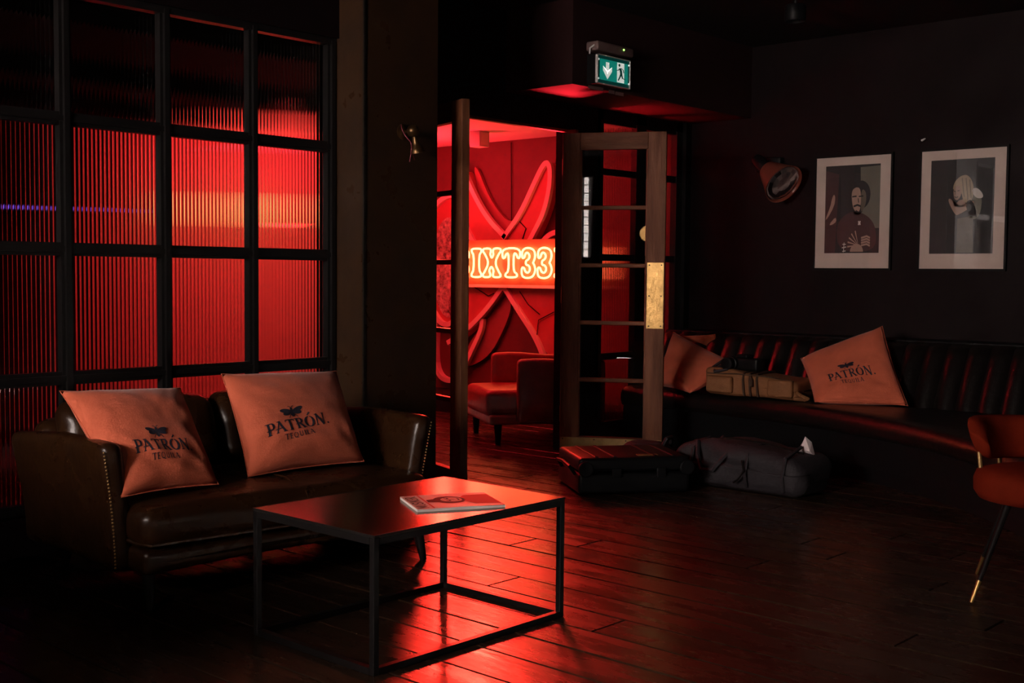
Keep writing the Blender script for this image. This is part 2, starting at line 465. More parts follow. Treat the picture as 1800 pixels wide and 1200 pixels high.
# ---- window_2: glazed screen right of the door
w2 = struct('window_2')
def zat(px, py): return at_y(px, py, YD).z
zb1, zb2, zb3, zb4 = zat(1090, 305), zat(1090, 453), 0.585, 0.12
xs = [6.31, 6.765, 7.22]
rows = [zb4, zb3, zb2, zb1, 2.165]
pp = {}
for i in range(2):
    for j in range(4):
        kk = (round(rows[j + 1] - rows[j], 3), j == 3)
        if kk not in pp: pp[kk] = ribbed_mesh(.455, rows[j + 1] - rows[j], 'reeded_pane', 26, m_rib2 if j == 3 else m_rib)
        o = bpy.data.objects.new('reeded_pane', pp[kk]); C.objects.link(o); o.parent = w2; o.location = (xs[i], YD + .03, rows[j])
for xv, hw in ((6.31, .03), (6.765, .055), (7.235, .045)):
    MB().box((xv - hw, YD - .02, 0), (xv + hw, YD + .03, ZS)).obj('mullion', m_steel, w2)
MB().box((7.262, YD - .05, 0), (XR, YD + .06, ZS)).obj('end_post', m_steel, w2)
for zv in rows:
    MB().box((6.31, YD - .012, zv - .022), (7.25, YD + .028, zv + .022)).obj('glazing_bar', m_steel, w2)
MB().box((6.31, YD - .02, 2.165), (XR, YD + .08, ZS)).obj('head_panel', m_wall, w2)
MB().box((6.31, YD - .02, 0), (XR, YD + .08, .12)).obj('base_panel', m_wall, w2)

# ---- doors: two worn timber leaves opened into the room
LEAF_H = 2.005
def leaf(name, hinge, free, flip):
    """local x from hinge (0) to free edge (w), y thickness, z up"""
    hx, hy = hinge; dx, dy = free[0] - hx, free[1] - hy; wd = .645
    d = struct(name, (hx, hy, .008)); d.rotation_euler = (0, 0, math.atan2(dy, dx))
    T = .022; st = .112
    MB().rbox((st / 2, 0, LEAF_H / 2), (st, 2 * T, LEAF_H), .004, 2).obj('stile', m_wood, d)
    MB().rbox((wd - st / 2, 0, LEAF_H / 2), (st, 2 * T, LEAF_H), .004, 2).obj('stile', m_wood, d)
    zt = LEAF_H - .105; zb = .115
    MB().rbox((wd / 2, 0, (LEAF_H + zt) / 2), (wd - 2 * st, 2 * T, LEAF_H - zt), .004, 2).obj('top_rail', m_woodh, d)
    MB().rbox((wd / 2, 0, zb / 2), (wd - 2 * st, 2 * T, zb), .004, 2).obj('bottom_rail', m_woodh, d)
    n = 5; gh = (zt - zb) / n
    for i in range(1, n):
        z = zb + gh * i
        MB().rbox((wd / 2, 0, z), (wd - 2 * st, .034, .026), .006, 2).obj('glazing_bar', m_woodh, d)
    for i in range(n):
        z = zb + gh * i
        MB().box((st - .004, -.002, z + .008), (wd - st + .004, .002, z + gh - .008)).obj('pane', m_glass, d)
    for s in (-1, 1):   # slim beads round the glass
        b = MB()
        for x0, x1, z0, z1 in ((st, st + .01, zb, zt), (wd - st - .01, wd - st, zb, zt)):
            b.box((x0, s * .004 if s > 0 else -.018, z0), (x1, .018 if s > 0 else -.004, z1))
        b.obj('glazing_bead', m_wood, d)
    y0 = flip * T
    def plate(nm, x0, x1, z0, z1, m, screws):
        p = MB().box((x0, min(y0, y0 + flip * .003), z0), (x1, max(y0, y0 + flip * .003), z1)).obj(nm, m, d)
        b = MB()
        for sx, sz in screws:
            b.lathe([(.0045, 0), (.0045, .0012), (.002, .002)], 8, Matrix.Translation((sx, y0 + flip * .003, sz)) @ Matrix.Rotation(-flip * PI / 2, 4, 'X'))
        b.obj('screw', m_edge, p)
    plate('push_plate', wd - .108, wd - .006, .80, 1.205, m_brass, [(wd - .108 + a, z) for a in (.014, .088) for z in (.815, 1.0, 1.19)])
    plate('kick_plate', .004, wd - .004, .004, .108, m_brassd, [(a, z) for a in (.02, .22, .42, .625) for z in (.015, .098)])
    h = MB()
    for z in (.25, 1.0, 1.8): h.tube([(0, -flip * T, z - .05), (0, -flip * T, z + .05)], .009, 8)
    h.obj('hinge', m_brassd, d)
    return d
leaf_a = math.radians(-60.5)
leaf('door_1', (5.775, 4.855), (5.775 + math.cos(leaf_a), 4.855 + math.sin(leaf_a)), -1)
MB().box((5.955, 4.91, 0), (5.99, YD - .02, 2.06)).obj('trim_4', m_wood, kind='structure')
leaf('door_2', (4.53, 4.90), (4.330, 4.270), 1)
# lock face on the left leaf's edge
# ================================================================== TEXT STROKES
def arc(cx, cy, rx, ry, a0, a1, n=9): return ell(cx, cy, rx, ry, n, a0, a1)
TK, TN = .17, .085
GL = {   # strokes (points, widths) on a 1-high em
 'P': (.62, [([(.2, 0), (.2, 1)], TK), ([(.0, .97), (.3, .97)], .06), ([(.05, .03), (.36, .03)], .06), ([(.2, .95), (.42, .95)] + arc(.42, .7, .17, .25, 80, -90, 8) + [(.2, .45)], [TN, TN] + [.1, .13, .16, .17, .16, .13, .1, TN] + [TN]), ([(.02, .36), (.4, .44)], .07)]),
 'A': (.80, [([(.06, 0), (.38, .98)], TN), ([(.36, 1), (.68, 0)], TK), ([(.0, .32), (.6, .38)], .07), ([(-.02, .03), (.18, .03)], .06), ([(.52, .03), (.84, .03)], .06), ([(.2, .95), (.4, .97)], .07)]),
 'T': (.74, [([(.37, 0), (.37, .95)], TK), ([(.02, .95), (.72, .95)], .085), ([(.03, .97), (.0, .78)], .07), ([(.71, .97), (.74, .78)], .07), ([(.22, .03), (.52, .03)], .06)]),
 'R': (.76, [([(.2, 0), (.2, 1)], TK), ([(.0, .97), (.3, .97)], .06), ([(.06, .03), (.34, .03)], .06), ([(.2, .95), (.42, .95)] + arc(.42, .73, .16, .22, 80, -90, 8) + [(.2, .5)], [TN, TN] + [.1, .13, .15, .16, .15, .13, .1, TN] + [TN]), ([(.36, .5), (.72, .0)], TK), ([(.6, .02), (.86, .05)], .07), ([(.02, .42), (.36, .5)], .06)]),
 'O': (.84, [(arc(.42, .48, .33, .46, 90, 450, 21), [.07, .09, .13, .16, .18, .19, .18, .16, .13, .09, .07, .09, .13, .16, .18, .19, .18, .16, .13, .09, .07])]),
 'N': (.84, [([(.14, 0), (.14, 1)], TN), ([(.12, 1), (.70, 0)], TK), ([(.70, 0), (.70, 1)], TN), ([(.0, .97), (.24, .97)], .06), ([(.02, .03), (.27, .03)], .06), ([(.58, .97), (.83, .97)], .06)]),
 'E': (.56, [([(.14, 0), (.14, 1)], TK), ([(.02, .95), (.52, .95)], .1), ([(.14, .5), (.42, .5)], .1), ([(.02, .05), (.54, .05)], .1)]),
 'Q': (.86, [(arc(.42, .48, .33, .46, 90, 450, 17), .12), ([(.4, .12), (.62, -.06), (.84, -.08)], .1)]),
 'U': (.76, [([(.14, 1), (.14, .3)] + arc(.37, .3, .23, .26, 180, 360, 8)[1:-1] + [(.60, .3), (.60, 1)], .12)]),
 'I': (.30, [([(.15, 0), (.15, 1)], TK), ([(.02, .97), (.28, .97)], .06), ([(.02, .03), (.28, .03)], .06)]),
 'L': (.54, [([(.14, 0), (.14, 1)], TK), ([(.02, .05), (.52, .05)], .1)]),
 'M': (.92, [([(.12, 0), (.14, 1)], .14), ([(.14, 1), (.46, .2)], .16), ([(.46, .2), (.78, 1)], .12), ([(.78, 1), (.8, 0)], .2)]),
 'S': (.62, [([(.54, .8), (.42, .95), (.22, .95), (.1, .8), (.14, .62), (.32, .5), (.50, .38), (.54, .2), (.42, .05), (.2, .05), (.06, .2)], .17)]),
 'K': (.72, [([(.14, 0), (.14, 1)], .2), ([(.14, .45), (.62, 1)], .13), ([(.28, .58), (.66, 0)], .2)]),
}
def write(b, text, x, y, h, fn, sx=1.0, gap=.1, steps=2):
    for ch in text:
        if ch == ' ': x += h * .3; continue
        wd, st = GL['O' if ch == 'Ó' else ch]
        for pts, wv in st:
            ww = [q * h for q in wv] if isinstance(wv, list) else wv * h
            b.strip([(x + px * h * sx, y + py * h) for px, py in pts], ww, fn, steps)
        if ch == 'Ó': b.strip([(x + .38 * h * sx, y + 1.06 * h), (x + .62 * h * sx, y + 1.3 * h)], [.08 * h, .15 * h], fn)
        x += (wd * sx + gap) * h
    return x
def text_width(text, h, sx=1.0, gap=.1): return sum((GL['O' if c == 'Ó' else c][0] * sx + gap) * h for c in text) - gap * h


# ================================================================== THROW CUSHIONS
def throw_cushion(label, bl, br, tr, tl, T, facing, seed, logo=None, group=None, name='throw_cushion', n=30, wr=.010, crush=0):
    """four corner points of a square cushion; facing = direction its printed side looks to"""
    bl, br, tr, tl = map(Vector, (bl, br, tr, tl))
    nrm = (br - bl).cross(tl - bl).normalized()
    if nrm.dot(Vector(facing)) < 0: nrm = -nrm
    off = Vector((seed * 3.1, seed * 1.7, seed * .9))
    def mid(u, v):
        uu = u * (1 - .045 * (1 - v * v)); vv = v * (1 - .045 * (1 - u * u))
        a = (uu + 1) / 2; c = (vv + 1) / 2
        return bl * (1 - a) * (1 - c) + br * a * (1 - c) + tr * a * c + tl * (1 - a) * c
    def thick(u, v, side):
        base = max(0, (1 - u ** 4) * (1 - v ** 4)) ** .55 * (1 - .16 * (u * u + v * v))
        e = min(1, max(0, (1 - u * u) * (1 - v * v)) * 2.2)
        fold = 0
        for cu, cv, s in ((-1, -1, 1.3), (1, -1, 1.5), (1, 1, .6), (-1, 1, .5)):   # creases that fan out of the corners
            du, dv = u - cu, v - cv; rr = math.hypot(du, dv); an = math.atan2(dv, du)
            fold += s * math.sin(an * 13 + 4 * noise.noise(Vector((u * 1.5, v * 1.5, seed)))) * math.exp(-((rr - .45) / .35) ** 2)
        f2 = noise.noise(Vector((u * 1.6, v * 2.6, 0)) + off) * 1.4 + noise.noise(Vector((u * 4 + v * 2, v * 4 - u, 5)) + off) * .6
        f2 -= crush * abs(math.sin(5 * v + 3 * u + 2 * noise.noise(Vector((u, v, 2)) + off))) ** 3 * math.exp(-((v + .55) / .4) ** 2)
        return T / 2 * base + wr * e * (fold * .55 + f2) * (1 if side > 0 else .4)
    def front(u, v, d=0): return mid(u, v) + nrm * (thick(u, v, 1) + d)
    b = MB()
    for side in (1, -1):
        vs = [mid(-1 + 2 * i / n, -1 + 2 * j / n) + nrm * side * thick(-1 + 2 * i / n, -1 + 2 * j / n, side) for j in range(n + 1) for i in range(n + 1)]
        b.add(vs, [(j * (n + 1) + i, j * (n + 1) + i + 1, (j + 1) * (n + 1) + i + 1, (j + 1) * (n + 1) + i) for j in range(n) for i in range(n)])
    t = thing(name, label, 'cushion', (bl + br) / 2, 0, group)
    inv = -((bl + br) / 2)
    def shift(bb): bb.v = [tuple(Vector(p) + inv) for p in bb.v]; return bb
    me = shift(b).mesh('cover', m_coral, 'all')
    bm = bmesh.new(); bm.from_mesh(me); bmesh.ops.remove_doubles(bm, verts=bm.verts, dist=.0004); bmesh.ops.recalc_face_normals(bm, faces=bm.faces); bm.to_mesh(me); bm.free()
    o = bpy.data.objects.new('cover', me); C.objects.link(o); o.parent = t
    sm = MB()
    ring = [mid(u, v) for u, v in [(-1 + 2 * i / 12, -1) for i in range(12)] + [(1, -1 + 2 * i / 12) for i in range(12)] + [(1 - 2 * i / 12, 1) for i in range(12)] + [(-1, 1 - 2 * i / 12) for i in range(12)]]
    sm.tube(ring, .0022, 6, closed=True); shift(sm).obj('seam', m_coral, t, True)
    if logo:
        cu, cv, sc, rot = logo      # centre in (-1..1), letter height in the same units, turn
        ca, sa = math.cos(rot), math.sin(rot)
        fn = lambda a, c: front(cu + a * ca - c * sa, cv + a * sa + c * ca, .0016)
        L = MB(); wd = text_width('PATRÓN', sc, .98, .06)
        x = write(L, 'PATRÓN', -wd / 2, -sc / 2, sc, fn, .98, .06); L.strip([(x + .02, -sc * .42), (x + .05, -sc * .42)], .03, fn)
        h2 = sc * .44; w2_ = text_width('TEQUILA', h2, 1, .16)
        write(L, 'TEQUILA', -w2_ / 2, -sc * 1.18, h2, fn, 1, .16)
        shift(L).obj('printed_lettering', m_ink, t)
        B = MB(); by = sc * 1.05      # the bee above the word
        B.poly(ell(0, by, sc * .17, sc * .38, 14), fn); B.poly(ell(0, by + sc * .36, sc * .11, sc * .1, 10), fn)
        for s in (-1, 1):
            for q, (ang, ln) in enumerate(((18, .62), (-12, .5))):
                a = math.radians(ang); c0 = (s * sc * .46 * math.cos(a) * (ln / .55), by + .12 * sc + sc * .46 * math.sin(a) * .9)
                pts = [(c0[0] + s * (math.cos(a) * p - math.sin(a) * r * s * s) * 1, c0[1] + math.sin(a) * p + math.cos(a) * r) for p, r in ell(0, 0, sc * ln * .74, sc * .20, 14)]
                B.poly(pts, fn)
            B.strip([(0, by + sc * .4), (s * sc * .1, by + sc * .58), (s * sc * .24, by + sc * .62)], .012, fn)
            B.strip([(s * sc * .12, by - sc * .1), (s * sc * .3, by - sc * .32), (s * sc * .36, by - sc * .45)], .012, fn)
        shift(B).obj('printed_bee', m_ink, t)
    return t


# ================================================================== SOFA
SC = 2.72
sofa = thing('leather_sofa', 'low two-seat brown leather sofa with flared arms under the grid window', 'sofa', (2.712, 3.848, 0), math.radians(-6.3))
def wob(p, s, a): return noise.noise(Vector(p) * s) * a
def seat_warp(q, t):
    z = q.z + .028 * (1 - t.x ** 2) * (1 - min(1, abs(t.y)) ** 2) * (1 if t.z > 0 else .2)
    yy = q.y
    z += wob((q.x, q.y, q.z), 7, .006)
    return (q.x, yy + wob((q.x + 3, q.y, q.z), 5, .006), z)
seat = MB()
seat.rbox((0, -.015, .272), (1.20, .74, .148), .055, 10, seat_warp)
s_o = seat.obj('seat_cushion', m_leather, sofa, 'all')
pip = MB()
for z in (.222,): pip.tube([(-.59, .2, z), (-.595, -.325, z), (-.57, -.38, z), (.57, -.38, z), (.595, -.325, z), (.59, .2, z)], .006, 6)
pip.tube([(.03, -.387, .21), (.03, -.391, .27), (.032, -.37, .335), (.03, -.225, .368), (.03, .1, .37)], .004, 6)
pip.obj('piping', m_leather, s_o, True)
def rail_warp(q, t): return (q.x, q.y + .0, q.z + .02 * (1 - t.x ** 2) * (1 if t.z < 0 else 0))
MB().rbox((0, -.005, .16), (1.18, .74, .09), .025, 6, rail_warp).obj('seat_rail', m_leather, sofa, 'all')
# arms: set back from the front, leaning outwards
for s in (-1, 1):
    def arm_warp(q, t, s=s):
        lean = .055 * (t.z * .5 + .5) ** 1.5
        drop = -.03 * max(0, t.y) * (1 if t.z > 0 else 0)
        out = s * lean
        out += s * .055 * max(0, t.y * .5 + .5) ** 2
        return (q.x + out + wob((q.x * 3, q.y * 2, q.z * 2), 3, .004), q.y - .035 * (t.z * .5 + .5) * max(0, -t.y), q.z + drop)
    a = MB(); a.rbox((s * .600, .115, .335), (.080, .71, .45), .036, 8, arm_warp)
    ao = a.obj('arm', m_leather, sofa, 'all')
    st = MB(); n = 34
    for i in range(n):
        t = i / (n - 1); z = .13 + .40 * t; tz = (z - .335) / .225
        x = s * .600 + s * .055 * (tz * .5 + .5) ** 1.5 + s * .032; y = .115 - .355 - .035 * (tz * .5 + .5)
        st.lathe([(.004, -.001), (.004, .001), (.0022, .003), (0, .0036)], 6, Matrix.Translation((x, y + .006, z)) @ Matrix.Rotation(PI / 2, 4, 'X'))
    st.obj('nail_heads', m_brassd, ao, True, kind='stuff')
# back: arched frame and two pillowy back cushions
def back_warp(q, t): return (q.x, q.y + .09 * (t.z * .5 + .5), q.z + (.05 * (1 - t.x ** 2) if t.z > 0 else 0))
MB().rbox((0, .36, .345), (1.30, .13, .43), .05, 8, back_warp).obj('back_frame', m_leather, sofa, 'all')
for s in (-1, 1):
    def bc_warp(q, t, s=s):
        p = .035 * (1 - t.x ** 2) * (1 - t.z ** 2)
        f = noise.noise(Vector((q.x * 5 + s, q.z * 9, q.y * 2))) * .016 + noise.noise(Vector((q.x * 14 + s, q.z * 16, 1))) * .006
        return (q.x, q.y + (-p - f if t.y < 0 else 0) + .10 * (t.z * .5 + .5), q.z + .012 * (1 - t.x ** 2) * (t.z > 0))
    MB().rbox((s * .31, .24, .515), (.61, .15, .25), .06, 9, bc_warp).obj('back_cushion', m_leather, sofa, 'all')
for s in (-1, 1):
    for y, sp in ((-.335, -.03), (.36, .03)):
        MB().tube([(s * .56, y, .13), (s * .57, y + sp, 0)], [.024, .013], 10).obj('leg', m_frame, sofa, True)

CG = 'printed coral cushions'
zc = .374
bl, br = at_z(214, 874, zc), at_z(384, 851, zc)
throw_cushion('crumpled coral cushion with black bee logo, left one of two on the leather sofa', bl, br, at_y(317, 681, 3.95), at_y(105, 687, 3.93), .17, (-.5, -1, .3), 1.3, (-.04, -.36, .22, -.04), None, wr=.0075, crush=1.0)
bl, br = at_z(436, 838, zc), at_z(640, 811, zc)
throw_cushion('coral cushion with black bee logo standing upright at the right of the leather sofa', bl, br, at_y(591, 652, 3.98), at_y(389, 657, 3.98), .17, (-.4, -1, .3), 4.4, (-.20, -.30, .215, .12), None, wr=.0068, crush=.5)

# ================================================================== COFFEE TABLE
TX0, TX1, TY0, TY1, TH = 2.19, 3.02, 2.515, 3.085, .40
tb = thing('coffee_table', 'square-section black steel coffee table with glossy bronze top in front of the sofa', 'table', ((TX0 + TX1) / 2, (TY0 + TY1) / 2, 0))
hx, hy, q = (TX1 - TX0) / 2, (TY1 - TY0) / 2, .020
MB().rbox((0, 0, TH - .004), (2 * hx, 2 * hy, .008), .002, 2).obj('table_top', m_table, tb)
e = MB()
for s in (-1, 1):
    e.box((-hx, s * hy - .0015, TH - .007), (hx, s * hy + .0015, TH + .0006)); e.box((s * hx - .0015, -hy, TH - .007), (s * hx + .0015, hy, TH + .0006))
e.obj('worn_edge', m_edge, tb)
for sx in (-1, 1):
    for sy in (-1, 1):
        cx, cy = sx * (hx - q / 2), sy * (hy - q / 2)
        MB().rbox((cx, cy, (TH - .008) / 2), (q, q, TH - .008), .002, 2).obj('leg', m_steel, tb)
for z0, z1 in ((0, q), (TH - .008 - q, TH - .008)):
    for s in (-1, 1):
        MB().box((-hx + q, s * (hy - q / 2) - q / 2, z0), (hx - q, s * (hy - q / 2) + q / 2, z1)).obj('rail', m_steel, tb)
        MB().box((s * (hx - q / 2) - q / 2, -hy + q, z0), (s * (hx - q / 2) + q / 2, hy - q, z1)).obj('rail', m_steel, tb)

# magazine
P = [at_z(*p, TH + .008) for p in ((707, 863), (734, 896), (891, 887))]
ex = (P[2] - P[1]).normalized(); ey = (P[0] - P[1]); ey = (ey - ex * ey.dot(ex)).normalized()
ML, MW = .285, .225
mg = thing('magazine', 'glossy magazine with a portrait cover lying on the coffee table', 'magazine', (P[1].x, P[1].y, TH))
def M2(u, v, z=.0): w_ = ex * u + ey * v; return Vector((w_.x, w_.y, .009 + z + .004 * math.sin(min(1, max(0, u / ML)) * PI) * .4))
m_cover = mat('magazine_cover', (.60, .42, .33), .5, spec=.25, var=.25, vscale=9)
m_page = mat('magazine_pages', (.78, .72, .66), .7)
m_dk = mat('magazine_dark_print', (.02, .008, .008), .6, spec=.1)
m_rd = mat('magazine_red_print', (.55, .05, .04), .6, spec=.1)
m_skin = mat('magazine_skin_print', (.55, .30, .22), .6, spec=.1)
pg = MB(); nn = 10
for i in range(nn):
    u0, u1 = ML * i / nn, ML * (i + 1) / nn
    a, b_, c_, d_ = M2(u0, 0, -.001), M2(u1, 0, -.001), M2(u1, MW, -.001), M2(u0, MW, -.001)
    lo = [Vector((p.x, p.y, .0005)) for p in (a, b_, c_, d_)]
    pg.add(lo + [a, b_, c_, d_], [(0, 3, 2, 1), (4, 5, 6, 7), (0, 1, 5, 4), (2, 3, 7, 6)] + ([(3, 0, 4, 7)] if i == 0 else []) + ([(1, 2, 6, 5)] if i == nn - 1 else []))
pg.obj('pages', m_page, mg)
cv = MB()
for i in range(nn): cv.add([M2(ML * i / nn, 0), M2(ML * (i + 1) / nn, 0), M2(ML * (i + 1) / nn, MW), M2(ML * i / nn, MW)], [(0, 1, 2, 3)])
co = cv.obj('cover', m_cover, mg)
# masthead along the left end, reading away from the spine side
hd = MB(); fnm = lambda a, c: M2(.046 - c, a, .0008)
write(hd, 'MUSIKER', .012, .004, .036, fnm, .98, .10); hd.obj('masthead', m_dk, co)
rl = MB(); rl.strip([(.055, .004), (.055, MW - .004)], .006, lambda a, c: M2(a, c, .0008)); rl.obj('red_rule', m_rd, co)
ht = MB(); f3 = lambda a, c: M2(a, c, .0007)
ht.poly(ell(.135, .118, .052, .058, 22), f3); ht.poly([(.06, .095), (.10, .085), (.11, .15), (.062, .135)], f3); ht.obj('printed_hair', m_dk, co)
fc = MB(); f4 = lambda a, c: M2(a, c, .0012); fc.poly(ell(.142, .118, .036, .036, 20), f4); fc.obj('printed_face', m_skin, co)
ft = MB(); f5 = lambda a, c: M2(a, c, .0016)
for c in (.102, .134): ft.strip([(.132, c - .010), (.132, c + .010)], .007, f5); ft.strip([(.125, c - .012), (.124, c + .012)], .003, f5)
ft.strip([(.137, .118), (.152, .117)], .005, f5); ft.strip([(.163, .104), (.165, .118), (.163, .132)], .006, f5); ft.strip([(.176, .098), (.18, .118), (.176, .138)], .008, f5)
ft.obj('printed_features', m_dk, co, kind='stuff')
bd = MB(); bd.poly([(.18, .08), (.2, .04), (.282, .03), (.282, .19), (.2, .185), (.18, .15)], f3); bd.obj('printed_jacket', m_rd, co)

# ================================================================== BANQUETTE
bq = thing('banquette', 'long black leather wall bench with channelled back under the pictures', 'bench', (7.0, 3.3, 0))
O = Vector((7.0, 3.3, 0))
ZT = .375
front_pts = [(6.50, 4.93), (6.49, 4.6), (6.46, 4.2), (6.40, 3.8), (6.30, 3.4), (6.17, 3.05), (5.98, 2.68), (5.74, 2.34), (5.42, 2.0), (5.05, 1.7), (4.9, 1.55)]
front_pts = smooth2(front_pts, 2, False)
def bs(x, y, z): return Vector((x, y, z)) - O
vs = []; cs = 0
for i, (fx, fy) in enumerate(front_pts):
    a = front_pts[max(0, i - 1)]; c = front_pts[min(len(front_pts) - 1, i + 1)]
    t = Vector((c[0] - a[0], c[1] - a[1])).normalized(); nx, ny = t.y, -t.x      # towards the room: left of travel is wrong -> fix
    if nx > 0: nx, ny = -nx, -ny
    wri = .004 * noise.noise(Vector((fx * 9, fy * 22, 0)))
    bx, by = 6.90, fy + (0 if fy > 2.6 else (fy - 2.6) * .0)
    prof = [(bx, by, ZT - .01), (bx * .6 + fx * .4, by * .6 + fy * .4, ZT + .012), (fx - nx * .10, fy - ny * .10, ZT + .008 + wri), (fx - nx * .05, fy - ny * .05, ZT + .002 + wri), (fx - nx * .015, fy - ny * .015, ZT - .016), (fx, fy, ZT - .045 + wri), (fx + nx * .003, fy + ny * .003, ZT - .08), (fx - nx * .012, fy - ny * .012, ZT - .115), (fx - nx * .03, fy - ny * .03, ZT - .12), (fx - nx * .03, fy - ny * .03, .09), (fx - nx * .08, fy - ny * .08, .085), (fx - nx * .08, fy - ny * .08, 0)]
    cs = len(prof); vs += [bs(*p) for p in prof]
sb = MB(); fs = []
fp = MB(); fpf = []
for i in range(len(front_pts) - 1):
    for k_ in range(8): fs.append((i * cs + k_, i * cs + k_ + 1, (i + 1) * cs + k_ + 1, (i + 1) * cs + k_))
    for k_ in range(8, cs - 1): fpf.append((i * cs + k_, i * cs + k_ + 1, (i + 1) * cs + k_ + 1, (i + 1) * cs + k_))
sb.add(vs, fs).obj('seat', m_bleather, bq, 'all')
fp.add(vs, fpf).obj('front_panel', m_black, bq, True)
# channelled back: one upholstered flute after the other
base = Vector((6.80, 0, ZT + .0)); top = Vector((7.02, 0, .765)); pitch = .128
ch = MB(); nu, nv = 10, 9; vv = []; ff = []
for j in range(nv + 1):
    t = j / nv
    for i in range(nu + 1):
        u = i / nu; a = PI * u
        bulge = .036 * math.sin(a) ** .8 * (1 - .3 * max(0, t - .85) / .15)
        y = (u - .5) * pitch
        p = base.lerp(top, t)
        roll = max(0, t - .88) / .12
        vv.append((p.x - bulge * (1 - .7 * roll) + .05 * roll ** 2 - .01 * math.sin(PI * t), y, p.z - .016 * roll ** 2 - .4 * bulge * 0))
for j in range(nv):
    for i in range(nu): ff.append((j * (nu + 1) + i, j * (nu + 1) + i + 1, (j + 1) * (nu + 1) + i + 1, (j + 1) * (nu + 1) + i))
chm = ch.add(vv, ff).mesh('back_channel', m_bleather, 'all')
y = 4.93 - pitch / 2
while y > 1.5:
    o = bpy.data.objects.new('back_channel', chm); C.objects.link(o); o.parent = bq; o.location = Vector((0, y, 0)) - O; y -= pitch
bb = MB(); bb.add([bs(6.83, 1.5, 0), bs(XR - .003, 1.5, 0), bs(XR - .003, 4.95, 0), bs(6.83, 4.95, 0), bs(7.05, 1.5, .752), bs(XR - .003, 1.5, .752), bs(XR - .003, 4.95, .752), bs(7.05, 4.95, .752)],
                  [(0, 3, 2, 1), (4, 5, 6, 7), (0, 1, 5, 4), (1, 2, 6, 5), (2, 3, 7, 6), (3, 0, 4, 7)])
bb.obj('back_frame', m_black, bq)

# cushions on the banquette
zb_ = ZT + .02
throw_cushion('upright coral cushion with black bee logo in the middle of the banquette', at_z(1432, 706, zb_), at_z(1596, 713, zb_), at_x(1551, 573, 6.93), at_x(1407, 630, 6.78), .16, (-1, -.5, .3), 7.7, (-.10, -.38, .215, .10), None, wr=.006, crush=.4)
throw_cushion('plain coral cushion tipped over beside the door leaf in front of another cushion', at_z(1160, 678, zb_), at_z(1213, 690, zb_), at_x(1296, 640, 6.72), at_x(1183, 583, 6.80), .17, (-1, -.4, .3), 2.2, None, None, wr=.006)
throw_cushion('coral cushion half hidden at the far left end of the banquette, behind a tipped cushion', at_z(1214, 668, zb_), at_z(1276, 668, zb_), at_x(1257, 587, 6.93), at_x(1197, 590, 6.93), .14, (-1, -.4, .3), 9.1, None, None, wr=.012)

# tan camera bag
tbg = thing('canvas_bag', 'flat tan canvas bag with brown straps lying on the banquette seat', 'bag', (6.57, 3.90, ZT + .012), math.radians(-88))
# local x along -y of the room, local y towards the wall
def bag_warp(q, t):
    f = noise.noise(Vector((q.x * 6, q.y * 6, q.z * 9))) * .012
    return (q.x + f * .4, q.y + f, q.z + f * .6 + (-.028 * t.x if t.z > 0 else 0) + .0 * t.x)
MB().rbox((0, .0, .075), (.64, .26, .148), .032, 9, bag_warp).obj('body', m_tan, tbg, 'all')
for sx, wd in ((-.205, .19), (.215, .17)):
    def pw_(q, t): return (q.x, q.y + noise.noise(Vector((q.x * 12, q.z * 12, wd))) * .010, q.z)
    MB().rbox((sx, -.135, .07), (wd, .035, .105), .016, 5, pw_).obj('pocket', m_tan, tbg, 'all')
for sx in (-.045, .0, .05):
    MB().tube([(sx, .10, .152), (sx, -.05, .154), (sx + .004, -.125, .145), (sx + .008, -.142, .11), (sx + .012, -.142, .04), (sx + .014, -.135, .008)], .007, 6).obj('strap', m_tand, tbg, True)
b = MB(); b.tube([(-.30, -.128, .135), (-.1, -.134, .142), (.1, -.134, .138), (.30, -.128, .118)], .004, 6); b.obj('zip', m_tand, tbg, True)
MB().tube([(.012, -.14, .135), (.03, -.155, .11), (.024, -.15, .075), (.018, -.158, .07)], [.006, .009, .012, .004], 8).obj('zip_pull', m_tand, tbg, True)
MB().tube([(.31, -.11, .05), (.36, -.14, .035), (.39, -.12, .02), (.36, -.10, .010), (.30, -.12, .014)], .012, 8).obj('handle', m_tan, tbg, True)
# black camera with its strap on the bag
cmx = thing('photo_camera', 'black camera with a bunched strap resting on the tan bag', 'camera', (6.56, 4.0, ZT + .166), math.radians(-95)); cmx.scale = (1.4, 1.4, 1.3)
MB().rbox((.02, 0, .032), (.14, .07, .062), .012, 4).obj('body', m_black, cmx, 'all')
MB().lathe([(.034, 0), (.034, .02), (.030, .022), (.030, .05), (.024, .052), (0, .048)], 18, Matrix.Translation((-.045, -.03, .034)) @ Matrix.Rotation(PI / 2, 4, 'X')).obj('lens', m_black, cmx, True)
MB().rbox((.0, 0, .07), (.06, .055, .02), .008, 3).obj('viewfinder', m_black, cmx, 'all')
MB().tube([(-.05, .03, .05), (-.11, .0, .05), (-.13, -.06, .012), (-.09, -.10, -.005), (-.04, -.08, .004), (-.08, -.06, .02), (-.13, -.03, .01)], .009, 6).obj('strap', m_nylon, cmx, True)

